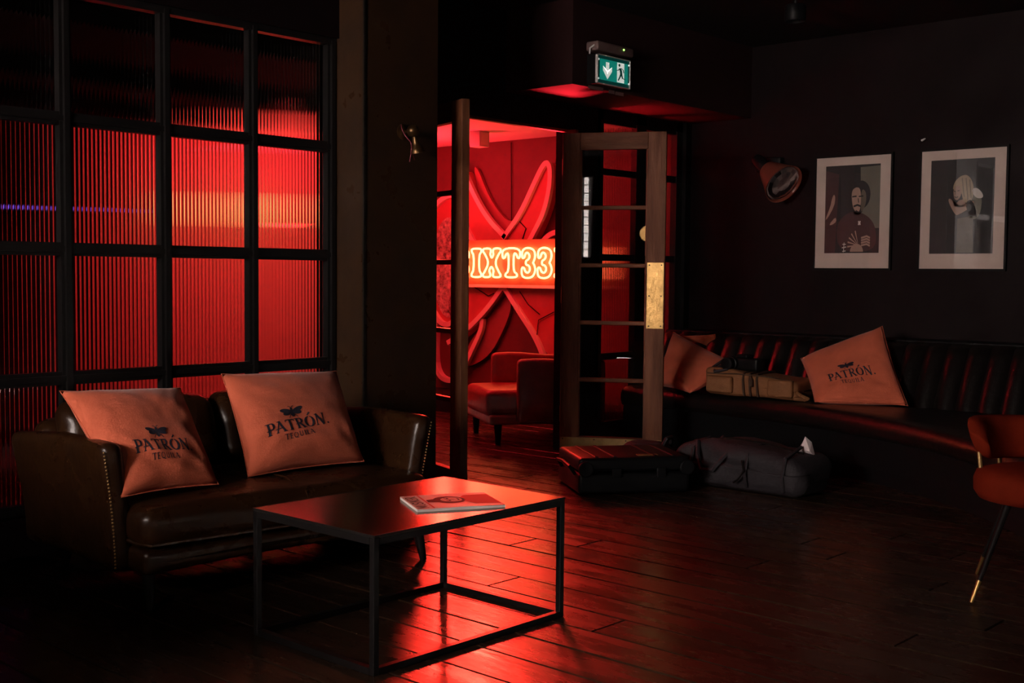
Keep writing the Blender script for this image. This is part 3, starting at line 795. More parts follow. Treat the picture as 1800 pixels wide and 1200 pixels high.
# ================================================================== THINGS ON THE FLOOR
# hard case lying flat
cs_dir = math.atan2(-.59, .81)
cs_ = thing('hard_case', 'black wheeled hard case lying flat in front of the open door', 'case', (4.745, 3.86, 0), cs_dir)
CL, CWD, CH = .60, .46, .19
def case_warp(q, t): return (q.x, q.y, q.z)
MB().rbox((CL / 2, CWD / 2, CH * .29 + .004), (CL, CWD, CH * .58), .022, 5).obj('shell', m_black, cs_, 'all')
MB().rbox((CL / 2, CWD / 2, CH * .80 + .004), (CL - .004, CWD - .004, CH * .40), .022, 5).obj('lid', m_black, cs_, 'all')
b = MB()
for xx in (.10, .20, .42, .52): b.rbox((xx, CWD / 2, CH + .002), (.022, CWD - .05, .012), .004, 2)
b.obj('lid_rib', m_black, cs_, True, kind='stuff')
for yy, xx in ((.0, .025), (.0, CL - .03)):
    MB().lathe([(.012, -.014), (.034, -.014), (.040, -.008), (.040, .008), (.034, .014), (.012, .014)], 20, Matrix.Translation((xx + .01, -.004, CH - .052)) @ Matrix.Rotation(PI / 2, 4, 'X')).obj('wheel', m_black, cs_, True)
for xx in (.2, .44):
    MB().rbox((xx, -.004, CH * .6), (.05, .014, .05), .004, 2).obj('latch', m_black, cs_, True)
MB().tube([(.0, .08, .10), (-.028, .085, .14), (-.03, .22, .15), (-.028, .35, .14), (.0, .36, .10)], .010, 8).obj('handle', m_black, cs_, True)
b = MB(); b.box((.33, .05, CH + .004), (.44, .085, CH + .008)); b.obj('label_plate', m_brassd, cs_)

# duffel bag
df = thing('duffel_bag', 'dark grey nylon duffel bag with looped handles on the floor by the banquette', 'bag', (5.62, 3.38, 0), math.radians(-90))
def duf(q, t):
    sag = -.05 * (t.x + .1) ** 2 if t.z > 0 else 0
    f = noise.noise(Vector((q.x * 5, q.y * 5, q.z * 6))) * .028 + noise.noise(Vector((q.x * 13, q.y * 9, q.z * 13))) * .010
    if t.z < -.8: f = 0
    return (q.x + f * .5, q.y * (1 - .12 * (t.z > 0)) + f, q.z + sag + f * .6)
MB().rbox((0, 0, .125), (.80, .36, .25), .07, 12, duf).obj('body', m_nylon, df, 'all')
for sx in (-.15,):
    for sy in (-1, 1):
        MB().tube([(sx - .11, sy * .12, .235), (sx - .07, sy * .18, .17), (sx - .03, sy * .205, .10), (sx + .04, sy * .205, .10), (sx + .09, sy * .18, .17), (sx + .13, sy * .12, .235)], .013, 6).obj('handle', m_nylon, df, True)
b = MB()
for xx in (-.26, .08, .30): MB().tube([(xx, -.175, .03), (xx, -.195, .1), (xx, -.16, .2), (xx, 0, .245)], .010, 6).obj('strap', m_nylon, df, True)
b = MB(); b.tube([(-.34, -.03, .222), (-.1, -.02, .256), (.1, -.02, .25), (.33, -.03, .216)], .006, 6); b.obj('zip', m_edge, df, True)
MB().tube([(.06, -.19, .17), (.085, -.21, .12), (.05, -.21, .07), (.02, -.205, .05)], .006, 6).obj('clip', m_edge, df, True)
bp_ = thing('backpack', 'small black bag slumped behind the duffel at the door leaf', 'bag', (5.66, 4.08, 0), .3)
MB().rbox((0, 0, .09), (.34, .30, .18), .08, 8, lambda q, t: (q.x + noise.noise(Vector((q.x * 7, q.y * 7, q.z * 7))) * .03, q.y, q.z - .06 * (t.x > 0) * t.x * (t.z > 0))).obj('body', m_nylon, bp_, 'all')
MB().tube([(-.08, -.1, .15), (-.06, -.12, .20), (.04, -.12, .20), (.08, -.1, .13)], .012, 6).obj('handle', m_nylon, bp_, True)
# crumpled tissue poking out behind the duffel
ts = at_z(1398, 800, .20)
tsx = MB(); c0 = Vector((5.66, 3.075, .215))
pts3 = [c0 + Vector(p) for p in ((0, .05, 0), (.02, -.045, -.02), (-.01, .0, .085), (.02, .03, .05), (.015, -.025, .055), (-.02, .02, .02), (-.02, -.035, .01))]
tsx.add(pts3, [(0, 5, 3), (5, 2, 3), (5, 6, 2), (6, 4, 2), (6, 1, 4), (0, 3, 1), (3, 4, 1), (3, 2, 4), (0, 1, 6), (0, 6, 5)])
tag(tsx.obj('paper_tissue', m_paper), 'crumpled white tissue poking out at the right end of the duffel bag', 'tissue')

# ================================================================== RUST VELVET CHAIR (right edge)
chair = thing('velvet_chair', 'rust velvet tub chair with black brass-tipped legs at the right edge', 'chair', (4.437, 1.46, 0), math.radians(205))
# local +x = facing
def vseat(q, t): return (q.x, q.y, q.z + .015 * (1 - t.x ** 2) * (1 - t.y ** 2) * (t.z > 0))
prof = [(0, .335), (.18, .335), (.225, .345), (.241, .37), (.243, .41), (.232, .438), (.18, .452), (.1, .46), (0, .462)]
MB().lathe(prof, 36).obj('seat', m_velvet, chair, 'all')
bk = MB(); vs = []; fs = []; na = 30; cr = 12
for i in range(na + 1):
    a = math.radians(82 + 190 * i / na); e_ = min(1, min(i, na - i) / 4.0); e_ = math.sqrt(max(0, 1 - (1 - e_) ** 2))
    hh = .078 * (.3 + .7 * e_); zc_ = .553 + .012 * math.cos(a - PI) * -1
    for k_ in range(cr):
        p = 2 * PI * k_ / cr; r_ = .225 + .036 * math.cos(p) * (.4 + .6 * e_) + .03 * math.sin(p)
        vs.append((r_ * math.cos(a), r_ * math.sin(a), zc_ + hh * math.copysign(abs(math.sin(p)) ** .7, math.sin(p))))
for i in range(na):
    for k_ in range(cr): fs.append((i * cr + k_, i * cr + (k_ + 1) % cr, (i + 1) * cr + (k_ + 1) % cr, (i + 1) * cr + k_))
fs.append(tuple(range(cr))); fs.append(tuple(na * cr + k_ for k_ in range(cr)))
bk.add(vs, fs).obj('backrest', m_velvet, chair, 'all')
for a in (100, 140, 180, 220, 260):
    a = math.radians(a)
    MB().tube([(.215 * math.cos(a), .215 * math.sin(a), .41), (.225 * math.cos(a), .225 * math.sin(a), .50)], .008, 8).obj('back_rod', m_brassd, chair, True)
for a in (309, 129, 219, 39):
    a = math.radians(a); p0 = Vector((.17 * math.cos(a), .17 * math.sin(a), .338)); p1 = Vector((.322 * math.cos(a), .322 * math.sin(a), 0))
    t = .22; pm_ = p1.lerp(p0, t)
    lg = MB().tube([p0, pm_], [.013, .0085], 10).obj('leg', m_frame, chair, True)
    MB().tube([pm_, p1], [.0088, .0065], 10).obj('brass_tip', m_brass, lg, True)

# ================================================================== PICTURES
m_pbk = mat('photo_black', (.008, .006, .007), .6)
m_pmar = mat('photo_maroon', (.05, .012, .012), .6)
m_psk = mat('photo_skin', (.34, .20, .15), .6)
m_psk2 = mat('photo_shade', (.10, .075, .05), .6)
m_pbl = mat('photo_blonde', (.34, .24, .15), .6)
m_pwh = mat('photo_white', (.55, .5, .45), .6)
m_pgr = mat('photo_grey', (.12, .11, .08), .6)
def picture(label, y0, y1, z0, z1, iy0, iy1, iz0, iz1, art):
    """y0 is the left side seen from the room (larger y)"""
    t = thing('framed_photograph', label, 'picture', (XR - .001, (y0 + y1) / 2, (z0 + z1) / 2), 0, 'framed photographs above the banquette')
    cy, cz = (y0 + y1) / 2, (z0 + z1) / 2
    hy_, hz_ = abs(y0 - y1) / 2, (z1 - z0) / 2; fr = .013; D = -.024
    for s in (-1, 1):
        MB().box((D, s * hy_ if s > 0 else -hy_ - fr, -hz_ - fr), (0, hy_ + fr if s > 0 else -hy_, hz_ + fr)).obj('frame_side', m_frame, t)
        MB().box((D, -hy_, hz_ if s > 0 else -hz_ - fr), (0, hy_, hz_ + fr if s > 0 else -hz_)).obj('frame_side', m_frame, t)
    MB().box((-.012, -hy_, -hz_), (-.002, hy_, hz_)).obj('mount', m_mat, t)
    def fn(d): return lambda u, v: Vector((-.0122 - d, (iy0 - cy) + (iy1 - iy0) * u, (iz1 - cz) + (iz0 - iz1) * v))
    MB().poly([(0, 0), (1, 0), (1, 1), (0, 1)], fn(.0003)).obj('photo', m_pbk, t)
    art(t, fn)
    MB().box((-.020, -hy_, -hz_), (-.018, hy_, hz_)).obj('glass', m_pglass, t)
def art1(t, fn):
    g = fn(.0006); h = fn(.0010); i_ = fn(.0014)
    MB().poly([(0, .05), (.25, .1), (.2, 1), (0, 1)], g).obj('printed_backdrop', m_pmar, t)
    MB().poly([(.64, .03), (1, .02), (1, .72), (.67, .72)], g).obj('painted_reflection', m_pgr, t)  # reflection in the picture glass, painted as a grey patch over the print
    s = MB(); s.poly(smooth2([(.2, .70), (.36, .56), (.56, .52), (.8, .58), (.95, .72), (.94, .99), (.28, .99)], 2), h); s.obj('printed_shirt', m_pmar, t)
    hh = MB(); hh.poly(ell(.66, .34, .17, .16, 22), h); hh.poly(ell(.6, .45, .12, .12, 16), h); hh.obj('printed_hair', m_pbk, t)
    f = MB(); f.poly(smooth2([(.48, .30), (.56, .25), (.66, .27), (.66, .52), (.58, .54), (.51, .48)], 2), i_)
    f.poly(smooth2([(.0, .62), (.1, .46), (.12, .38), (.16, .32), (.19, .36), (.17, .46), (.05, .60)], 1), i_)
    f.poly(smooth2([(.08, .67), (.2, .58), (.22, .64), (.12, .68)], 1), i_)
    for k_ in range(4): f.strip([(.68, .88 + .028 * k_ - .05), (.78, .86 + .03 * k_ - .05), (.84, .88 + .03 * k_ - .05)], .022, i_)
    f.obj('printed_skin', m_psk, t, kind='stuff')
    m_ = MB(); m_.poly(smooth2([(.66, .27), (.75, .3), (.76, .44), (.68, .54), (.66, .52)], 2), i_); m_.obj('printed_cheek', m_psk2, t)
    ft = MB(); j = fn(.0018)
    ft.strip([(.50, .36), (.58, .355)], .016, j); ft.strip([(.62, .36), (.70, .355)], .014, j); ft.strip([(.53, .47), (.6, .455), (.66, .47)], .022, j); ft.strip([(.57, .52), (.62, .54)], .02, j); ft.strip([(.61, .38), (.62, .43)], .014, j)
    ft.obj('printed_features', m_pbk, t, kind='stuff')
    ry = MB()
    for a in (150, 168, 186, 130, 108):
        a = math.radians(a); ry.strip([(.63 + .03 * math.cos(a), .91 - .02 * math.sin(a)), (.63 + .2 * math.cos(a), .91 - .17 * math.sin(a))], [.006, .02], i_)
    ry.poly(ell(.6, .985, .12, .09, 14, 180, 360), i_); ry.obj('printed_sunburst', m_psk, t, kind='stuff')
    w_ = MB(); w_.strip([(.34, .9), (.40, .9)], .01, i_); w_.strip([(.37, .88), (.36, .99)], .01, i_); w_.strip([(.33, .94), (.41, .93)], .01, i_); w_.strip([(.34, .98), (.4, .975)], .01, i_); w_.strip([(.62, .64), (.66, .68)], .02, i_); w_.strip([(.66, .64), (.62, .68)], .02, i_)
    w_.obj('printed_marks', m_pwh, t, kind='stuff')
def art2(t, fn):
    g = fn(.0006); h = fn(.0010); i_ = fn(.0014)
    MB().poly([(.44, .63), (.68, .6), (.70, .99), (.43, .99)], g).obj('printed_skirt', m_psk2, t)
    b = MB(); b.poly(smooth2([(.62, .4), (.74, .33), (.82, .4), (.8, .6), (.66, .66), (.58, .5)], 2), g); b.obj('printed_dress', m_pgr, t)
    s = MB(); s.poly(smooth2([(.27, .42), (.34, .41), (.41, .53), (.62, .46), (.70, .44), (.68, .5), (.46, .59), (.40, .59)], 2), h); fw = MB(); fw.poly(smooth2([(.365, .33), (.40, .28), (.47, .28), (.50, .34), (.48, .40), (.43, .44), (.385, .42), (.37, .37)], 2), fn(.0017)); fw.obj('printed_face', m_psk, t)
    s.poly(smooth2([(.42, .44), (.56, .42), (.56, .5), (.44, .52)], 1), h); s.obj('printed_skin', m_psk, t, kind='stuff')
    hr = MB(); hr.poly(smooth2([(.36, .28), (.40, .22), (.48, .175), (.58, .165), (.66, .23), (.69, .34), (.66, .44), (.58, .47), (.52, .44), (.50, .36), (.46, .30), (.40, .28), (.36, .33)], 2), i_); hr.obj('printed_hair', m_pbl, t)
    f = MB(); j = fn(.0021); f.strip([(.375, .335), (.405, .34)], .012, j); f.strip([(.43, .335), (.465, .33)], .012, j); f.strip([(.385, .395), (.415, .405), (.445, .395)], .012, j); f.strip([(.40, .345), (.395, .375)], .008, j)
    for q_ in ((.56, .2, .6, .44), (.62, .22, .65, .42), (.5, .2, .54, .4)): f.strip([(q_[0], q_[1]), (q_[2], q_[3])], .012, j)
    f.obj('printed_strands', m_psk2, t, kind='stuff'); f = MB()
    f.strip([(.70, .50), (.74, .62)], .02, j); f.poly(smooth2([(.56, .46), (.66, .42), (.76, .6), (.62, .62)], 1), j); f.obj('printed_features', m_pbk, t, kind='stuff')
    w_ = MB(); w_.poly(smooth2([(.64, .33), (.72, .30), (.82, .36), (.84, .42), (.72, .42)], 2), i_); w_.obj('printed_collar', m_pwh, t)
A = at_x
picture('framed photograph of a bearded man raising his hands, nearer the wall lamp', 3.940, 3.415, 1.194, 1.921, A(1454, 295, XR).y, A(1550, 290, XR).y, A(1450, 445, XR).z, A(1454, 293, XR).z, art1)
picture('framed photograph of a fair-haired woman with folded arms, right of the other frame', 3.216, 2.689, 1.192, 1.921, A(1639, 286, XR).y, A(1751, 280, XR).y, A(1637, 446, XR).z, A(1639, 283, XR).z, art2)
# pencil signature under the right photo
pk = A(1626, 246, XR)
b = MB(); b.tube([(XR, pk.y + .02, pk.z), (XR - .02, pk.y + .01, pk.z - .004), (XR - .024, pk.y - .012, pk.z + .006)], [.006, .007, .004], 8)
tag(b.obj('wall_hook', m_white, None, True), 'small pale hook on the dark wall between the tops of the two pictures', 'hook')

# ================================================================== WALL SPOT LAMP (right wall)
lp = A(1352, 305, XR)
lamp = thing('wall_spotlight', 'shaded wall spotlight with a chrome reflector left of the pictures', 'lamp', (XR, lp.y, lp.z))
MB().rbox((-.03, -.02, .055), (.06, .20, .10), .012, 3).obj('wall_box', m_black, lamp, 'all')
ax = Vector((-.27, -.88, -.62)).normalized()
tip = A(1338, 288, XR - .16) - Vector((XR, lp.y, lp.z))
Mx = Matrix.Translation(tip) @ ax.to_track_quat('Z', 'Y').to_matrix().to_4x4() @ Matrix.Scale(1.28, 4)
MB().lathe([(.0, -.045), (.032, -.045), (.036, -.03), (.036, .055), (.030, .065)], 20, Mx).obj('lamp_holder', m_black, lamp, True)
MB().lathe([(.034, .05), (.052, .065), (.062, .09), (.085, .15), (.108, .205), (.110, .21), (.104, .208), (.080, .15), (.056, .09), (.034, .06)], 32, Mx).obj('shade', m_redshade, lamp, True)
MB().lathe([(0, .105), (.045, .11), (.07, .14), (.083, .175), (.094, .195), (.098, .2), (.090, .2), (.07, .206), (.04, .21), (0, .212)], 14, Mx).obj('reflector_bulb', m_chrome, lamp, False)
MB().tube([(-.06, -.02, .04), tip], .012, 8).obj('arm', m_black, lamp, True)

# ================================================================== SCONCE ON THE PIER
sp = at_y(708, 232, PYF)
sc = thing('wall_sconce', 'small dark brass wall lamp with a dangling red cord on the pier', 'lamp', (sp.x, PYF, sp.z)); sc.scale = (.85, .85, .85)
MB().lathe([(.045, 0), (.045, .008), (.03, .016), (.012, .02)], 20, Matrix.Rotation(PI / 2, 4, 'X')).obj('back_plate', m_bronze, sc, True)
MB().tube([(0, -.015, 0), (0, -.055, .0), (.004, -.075, -.004)], .009, 8).obj('arm', m_bronze, sc, True)
MB().lathe([(0, -.034), (.02, -.03), (.033, -.012), (.036, .004), (.028, .024), (.012, .034), (0, .036)], 20, Matrix.Translation((.004, -.08, .0))).obj('ball_joint', m_bronze, sc, True)
Ml = Matrix.Translation((.012, -.085, -.03)) @ Matrix.Rotation(math.radians(165), 4, 'Y')
MB().lathe([(.015, 0), (.017, .03), (.022, .05), (.034, .062), (.040, .078), (.041, .09), (.036, .092), (.032, .08), (0, .075)], 22, Ml).obj('lamp_cup', m_bronze, sc, True)
MB().tube(smooth2([(-.03, -.02, .035), (-.045, -.04, .01), (-.03, -.06, -.035), (-.002, -.07, -.06), (-.005, -.08, -.10), (-.002, -.06, -.17)], 2, False), .003, 6).obj('cord', m_cloth, sc, True)
MB().tube(smooth2([(0, -.08, -.10), (.012, -.07, -.13), (.045, -.05, -.155)], 2, False), .0025, 6).obj('cord', m_cloth, sc, True)

# ================================================================== EXIT SIGN
YE = 4.385
q0, q1, q2, q3 = at_y(1050.4, 93.9, YE), at_y(1108.3, 106.9, YE), at_y(1107, 157.8, YE), at_y(1048.7, 145.3, YE)
ex0, ex1 = (q0.x + q3.x) / 2, (q1.x + q2.x) / 2; ez1, ez0 = (q0.z + q1.z) / 2, (q2.z + q3.z) / 2
es = thing('exit_sign', 'lit green exit sign with arrow and running figure on the beam', 'sign', ((ex0 + ex1) / 2, YE, (ez0 + ez1) / 2))
hw, hh = (ex1 - ex0) / 2, (ez1 - ez0) / 2
MB().box((-hw, .012, -hh), (hw, 4.46 - YE, hh)).obj('casing', m_black, es)
MB().rbox((0, .03, hh + .045), (2 * hw + .03, .09, .055), .012, 3).obj('top_housing', m_housing, es, 'all')
b = MB(); t_ = .006
b.box((-hw, -.004, hh - t_), (hw, .014, hh)).box((-hw, -.004, -hh), (hw, .014, -hh + t_)).box((-hw, -.004, -hh), (-hw + t_, .014, hh)).box((hw - t_, -.004, -hh), (hw, .014, hh))
b.obj('face_frame', m_white, es)
fx0, fx1, fz0, fz1 = -hw + .028, hw - .022, -hh + .026, hh - .024
MB().box((-hw + t_, .002, -hh + t_), (hw - t_, .012, hh - t_)).obj('face_back', m_green2, es)
MB().box((fx0, 0, fz0), (fx1, .003, fz1)).obj('face_panel', m_green, es)
def ef(d): return lambda u, v: Vector((fx0 + (fx1 - fx0) * u, -.0004 - d, fz0 + (fz1 - fz0) * v))
b = MB(); f_ = ef(.0004)
b.poly([(.20, .88), (.32, .88), (.32, .56), (.26, .30), (.20, .56)], f_); b.poly([(.10, .68), (.20, .47), (.26, .42), (.32, .47), (.42, .68), (.42, .46), (.26, .06), (.10, .46)], f_)
b.obj('arrow', m_exw, es)
b = MB(); b.poly([(.60, .02), (.86, .02), (.86, .98), (.60, .98)], f_); b.obj('door_symbol', m_exw, es)
b = MB(); f_ = ef(.0009)
b.poly(ell(.68, .86, .035, .075, 14), f_)
b.strip([(.70, .72), (.735, .60), (.75, .42)], [.08, .085, .08], f_); b.strip([(.71, .70), (.63, .60), (.58, .60)], .035, f_); b.strip([(.74, .73), (.82, .66), (.84, .52)], .035, f_)
b.strip([(.74, .44), (.70, .28), (.64, .10)], [.06, .05, .04], f_); b.strip([(.755, .44), (.80, .24), (.90, .22)], [.06, .05, .04], f_)
b.obj('running_figure', m_green2, es)
b = MB()
for sx in (-1, 1):
    for sz in (-1, 1): b.lathe([(.006, 0), (.006, .003), (0, .004)], 10, Matrix.Translation((sx * (hw - .013), .001, sz * (hh - .03))) @ Matrix.Rotation(PI / 2, 4, 'X'))
b.obj('corner_pin', m_exw, es, kind='stuff')
MB().lathe([(.006, 0), (.005, .004), (0, .006)], 10, Matrix.Translation((hw * .45, -.016, hh + .05)) @ Matrix.Rotation(PI / 2, 4, 'X')).obj('status_light', m_led, es)
MB().tube([(-hw - .01, .01, hh + .05), (-hw - .03, .03, hh + .03), (-hw - .02, .04, hh + .0)], .005, 6).obj('cable_clip', m_white, es, True)
# paper stickers on the beam under the sign
for (pa, pb, zz, nm) in ((1034, 1060, 151, 'pale strip of tape on the beam under the left of the exit sign'), (1070, 1080, 159.5, 'short scrap of tape on the beam under the exit sign'), (1082, 1096, 162.5, 'scrap of tape on the beam below the right of the exit sign')):
    p0 = at_y(pa, zz, 4.46); p1 = at_y(pb, zz + (pb - pa) * .2, 4.46)
    tag(MB().box((p0.x, 4.4585, p0.z - .014), (p1.x, 4.461, p0.z + .006)).obj('tape_strip', m_housing), nm, 'tape')

# ================================================================== CEILING SPOT, ETC.
cp = at_z(1402, 0, ZC)
cl = thing('ceiling_spot', 'black cylinder spotlight hanging from the dark ceiling at upper right', 'lamp', (cp.x - .13, cp.y - .06, ZC))
cp = at_y(1402, 12, cp.y - .06) 
MB().lathe([(.05, -.02), (.05, 0)], 18).obj('ceiling_plate', m_black, cl, True)
MB().tube([(0, 0, -.02), (0, 0, -.06)], .010, 8).obj('stem', m_black, cl, True)
MB().lathe([(.0, -.06), (.055, -.06), (.06, -.07), (.06, -.14), (.055, -.15), (.048, -.13), (0, -.12)], 22).obj('lamp_can', m_black, cl, True)

# ================================================================== RED ROOM BEYOND THE DOOR
XM = XR
def mw(px, py, d=0): p = at_x(px, py, XM - d); return (p.y, p.z)
# mural of raised boards
mu = thing('wall_mural', 'huge raised cross-shaped wall piece with pale outlines behind the neon sign', 'wall art', (XM, 6.9, 1.2))
O2 = Vector((XM, 6.9, 1.2))
def board(pts, d0, d1, m, nm, sm=2):
    pl = smooth2(pts, sm) if sm else pts
    pl = [mw(*p) for p in pl]
    n = len(pl)
    vs = [Vector((XM - d0, y, z)) - O2 for y, z in pl] + [Vector((XM - d1, y, z)) - O2 for y, z in pl]
    me_b = MB()
    bm = bmesh.new(); fv = [bm.verts.new(v) for v in vs[n:]]; bv = [bm.verts.new(v) for v in vs[:n]]
    f = bm.faces.new(fv)
    for i in range(n): bm.faces.new((bv[i], bv[(i + 1) % n], fv[(i + 1) % n], fv[i]))
    bmesh.ops.triangulate(bm, faces=[f]); bmesh.ops.recalc_face_normals(bm, faces=bm.faces)
    me = bpy.data.meshes.new(nm); bm.to_mesh(me); bm.free(); me.materials.append(m)
    o = bpy.data.objects.new(nm, me); C.objects.link(o); o.parent = mu
    return o
def band(pts, wd, d0, d1, nm='outline_band', closed=False):
    pl = [mw(*p) for p in smooth2(pts, 2, closed)]
    if closed: pl = pl + [pl[0], pl[1]]
    b = MB(); L = []
    for i, p in enumerate(pl):
        a = Vector(pl[max(0, i - 1)]); c = Vector(pl[min(len(pl) - 1, i + 1)]); t = (c - a).normalized(); nn_ = Vector((-t.y, t.x)) * wd / 2
        P_ = Vector(p)
        for s, d in ((1, d0), (1, d1), (-1, d1), (-1, d0)):
            w__ = P_ + nn_ * s; L.append(Vector((XM - d, w__.x, w__.y)) - O2)
    fs = []
    for i in range(len(pl) - 1):
        for k_ in range(4): fs.append((i * 4 + k_, i * 4 + (k_ + 1) % 4, (i + 1) * 4 + (k_ + 1) % 4, (i + 1) * 4 + k_))
    fs += [(0, 1, 2, 3), tuple(len(L) - 4 + k_ for k_ in range(4))]
    b.add(L, fs); return b.obj(nm, m_artband, mu)
# the cross: four arms
board([(901, 420), (930, 378), (955, 322), (970, 290), (978, 286), (983, 300), (981, 340), (968, 385), (945, 432), (935, 500), (905, 500), (860, 500), (852, 432), (836, 400), (822, 350), (826, 300), (836, 306), (846, 345), (872, 388)], .002, .075, m_art, 'cross_board')
board([(898, 506), (925, 550), (955, 595), (985, 640), (1010, 620), (1000, 540), (985, 490), (940, 470), (860, 470), (828, 500), (815, 560), (806, 600), (830, 590), (868, 548)], .002, .07, m_art, 'cross_board')
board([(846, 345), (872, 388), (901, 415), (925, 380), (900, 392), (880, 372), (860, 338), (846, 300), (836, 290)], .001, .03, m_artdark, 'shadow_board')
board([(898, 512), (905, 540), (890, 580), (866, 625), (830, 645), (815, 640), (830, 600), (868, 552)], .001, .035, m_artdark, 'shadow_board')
board([(985, 405), (972, 410), (958, 425), (948, 450), (950, 520), (985, 560), (1040, 560), (1060, 470), (1030, 410)], .002, .05, m_art, 'petal_board')
board([(764, 420), (772, 370), (790, 348), (812, 340), (822, 380), (826, 460), (822, 540), (806, 580), (784, 575), (766, 540)], .002, .05, m_art, 'petal_board')
board(ell(798, 470, 30, 88, 26), .051, .058, m_flake, 'crackled_disc', 0)
W1 = .042
band([(898, 420), (903, 413), (930, 375), (954, 322), (968, 293), (976, 286), (982, 297), (980, 335), (970, 375), (955, 405), (938, 436)], W1, .07, .105)
band([(903, 418), (872, 386), (848, 345), (834, 312), (826, 298), (820, 318), (822, 370), (836, 408), (852, 436)], W1, .07, .105)
band([(972, 635), (955, 592), (925, 546), (897, 501)], W1, .066, .10)
band([(900, 500), (869, 544), (830, 583), (800, 602)], W1, .0661, .1002)
band([(859, 560), (857, 580), (842, 612), (829, 640), (818, 662)], W1, .05, .085)
band([(764, 382), (776, 362), (790, 349), (806, 342), (816, 352)], W1, .048, .085)
band([(764, 532), (775, 552), (786, 568), (800, 571), (812, 560)], W1, .048, .085)
band([(773, 566), (770, 605), (771, 640), (778, 660), (790, 668), (808, 668)], W1, .0, .05)
band([(1010, 408), (985, 408), (968, 420), (957, 440), (950, 470)], W1, .048, .085)
b = MB(); p0, p1 = mw(900, 250), mw(901, 415); b.tube([Vector((XM - .01, *p0)) - O2, Vector((XM - .012, *p1)) - O2], .004, 6); b.obj('hanging_wire', m_frame, mu, True)
for pts in (((846, 505), (870, 520), (880, 515)), ((925, 512), (940, 535), (960, 552)), ((955, 590), (958, 562), (985, 548)), ((925, 390), (936, 402), (930, 420))):
    MB().tube([Vector((XM - .08, *mw(*p))) - O2 for p in pts], .004, 6).obj('loose_wire', m_frame, mu, True)

# neon sign
XS = XM - .17
def nw(px, py): p = at_x(px, py, XS); return p
ns = thing('neon_sign', 'glowing outlined neon lettering SIXT33N mounted across the wall piece', 'sign', (XS, 6.5, 1.23))
O3 = Vector((XS, 6.5, 1.23))
zt_, zb0 = (nw(850, 436).z + nw(960, 436).z) / 2, (nw(850, 487).z + nw(960, 488).z) / 2
NE = {
 'I': [(0, 0), (1, 0), (1, .12), (.78, .24), (.78, .78), (1, .88), (1, 1), (0, 1), (0, .88), (.22, .78), (.22, .24), (0, .12)],
 'X': [(0, 1), (.44, 1), (.44, .86), (.40, .80), (.50, .64), (.60, .80), (.56, .86), (.58, 1), (1, 1), (1, .88), (.90, .82), (.67, .5), (.92, .16), (1, .11), (1, 0), (.56, 0), (.58, .14), (.62, .22), (.48, .40), (.34, .22), (.42, .14), (.42, 0), (0, 0), (0, .11), (.08, .16), (.34, .5), (.10, .82), (0, .88)],
 'T': [(0, 1), (1, 1), (1, .66), (.86, .66), (.80, .80), (.64, .84), (.64, .20), (.84, .13), (.84, 0), (.18, 0), (.18, .13), (.36, .20), (.36, .84), (.20, .80), (.14, .66), (0, .66)],
 '3': [(.02, .66), (.02, .90), (.25, 1), (.6, 1), (.9, .92), (.98, .72), (.86, .54), (.80, .50), (.90, .44), (1, .26), (.86, .06), (.55, -.02), (.16, 0), (0, .1), (0, .34), (.18, .34), (.24, .22), (.42, .15), (.58, .22), (.60, .34), (.48, .42), (.30, .43), (.30, .57), (.46, .60), (.58, .70), (.50, .82), (.34, .85), (.24, .78), (.18, .66)],
 'N': [(0, 0), (.44, 0), (.44, .12), (.34, .18), (.34, .60), (.76, 0), (.92, 0), (.92, .84), (1, .88), (1, 1), (.60, 1), (.60, .88), (.72, .84), (.72, .42), (.34, 1), (0, 1), (0, .88), (.12, .84), (.12, .16), (0, .12)],
 'S': [(1, .66), (1, .9), (.75, 1), (.35, 1), (.08, .9), (0, .7), (.1, .54), (.4, .44), (.68, .36), (.72, .24), (.6, .15), (.36, .15), (.24, .22), (.2, .34), (0, .34), (0, .1), (.2, 0), (.62, -.02), (.92, .08), (1, .28), (.92, .46), (.64, .56), (.36, .64), (.28, .74), (.38, .85), (.6, .85), (.78, .78), (.84, .66)],
}
for ch_, pa, pb in (('S', 800, 824), ('I', 829, 846), ('X', 849, 880), ('T', 883, 914), ('3', 917, 941.5), ('3', 945, 970.5), ('N', 975, 1007)):
    ya, yb = nw(pa, 461).y, nw(pb, 461).y
    pts = [(ya + (yb - ya) * u, zb0 + (zt_ - zb0) * v) for u, v in NE[ch_]]
    pts = smooth2(pts, 2, True)
    b = MB(); b.tube([Vector((XS, y_, z_)) - O3 for y_, z_ in pts], .0082, 8, closed=True)
    b.obj('neon_letter', m_neon, ns, True)
ya, yb = nw(797, 461).y, nw(1012, 461).y
MB().box((.03, yb - 6.5 - .02, zb0 - .06 - 1.23), (.05, ya - 6.5 + .02, zt_ + .07 - 1.23)).obj('backing_panel', m_acryl, ns)
b = MB(); b.box((.03, yb - 6.5, zb0 - .085 - 1.23), (.09, ya - 6.5, zb0 - .06 - 1.23)); b.obj('bottom_ledge', m_artband, ns)
for yy in (-.55, .45):
    MB().tube([(.05, yy, -.0), (.168, yy, -.0)], .012, 8).obj('standoff', m_edge, ns, True)

# armchair
ac = thing('red_armchair', 'red leather armchair with tall side panels in the red room', 'armchair', (5.78, 5.43, 0), math.atan2(.525, -.845))
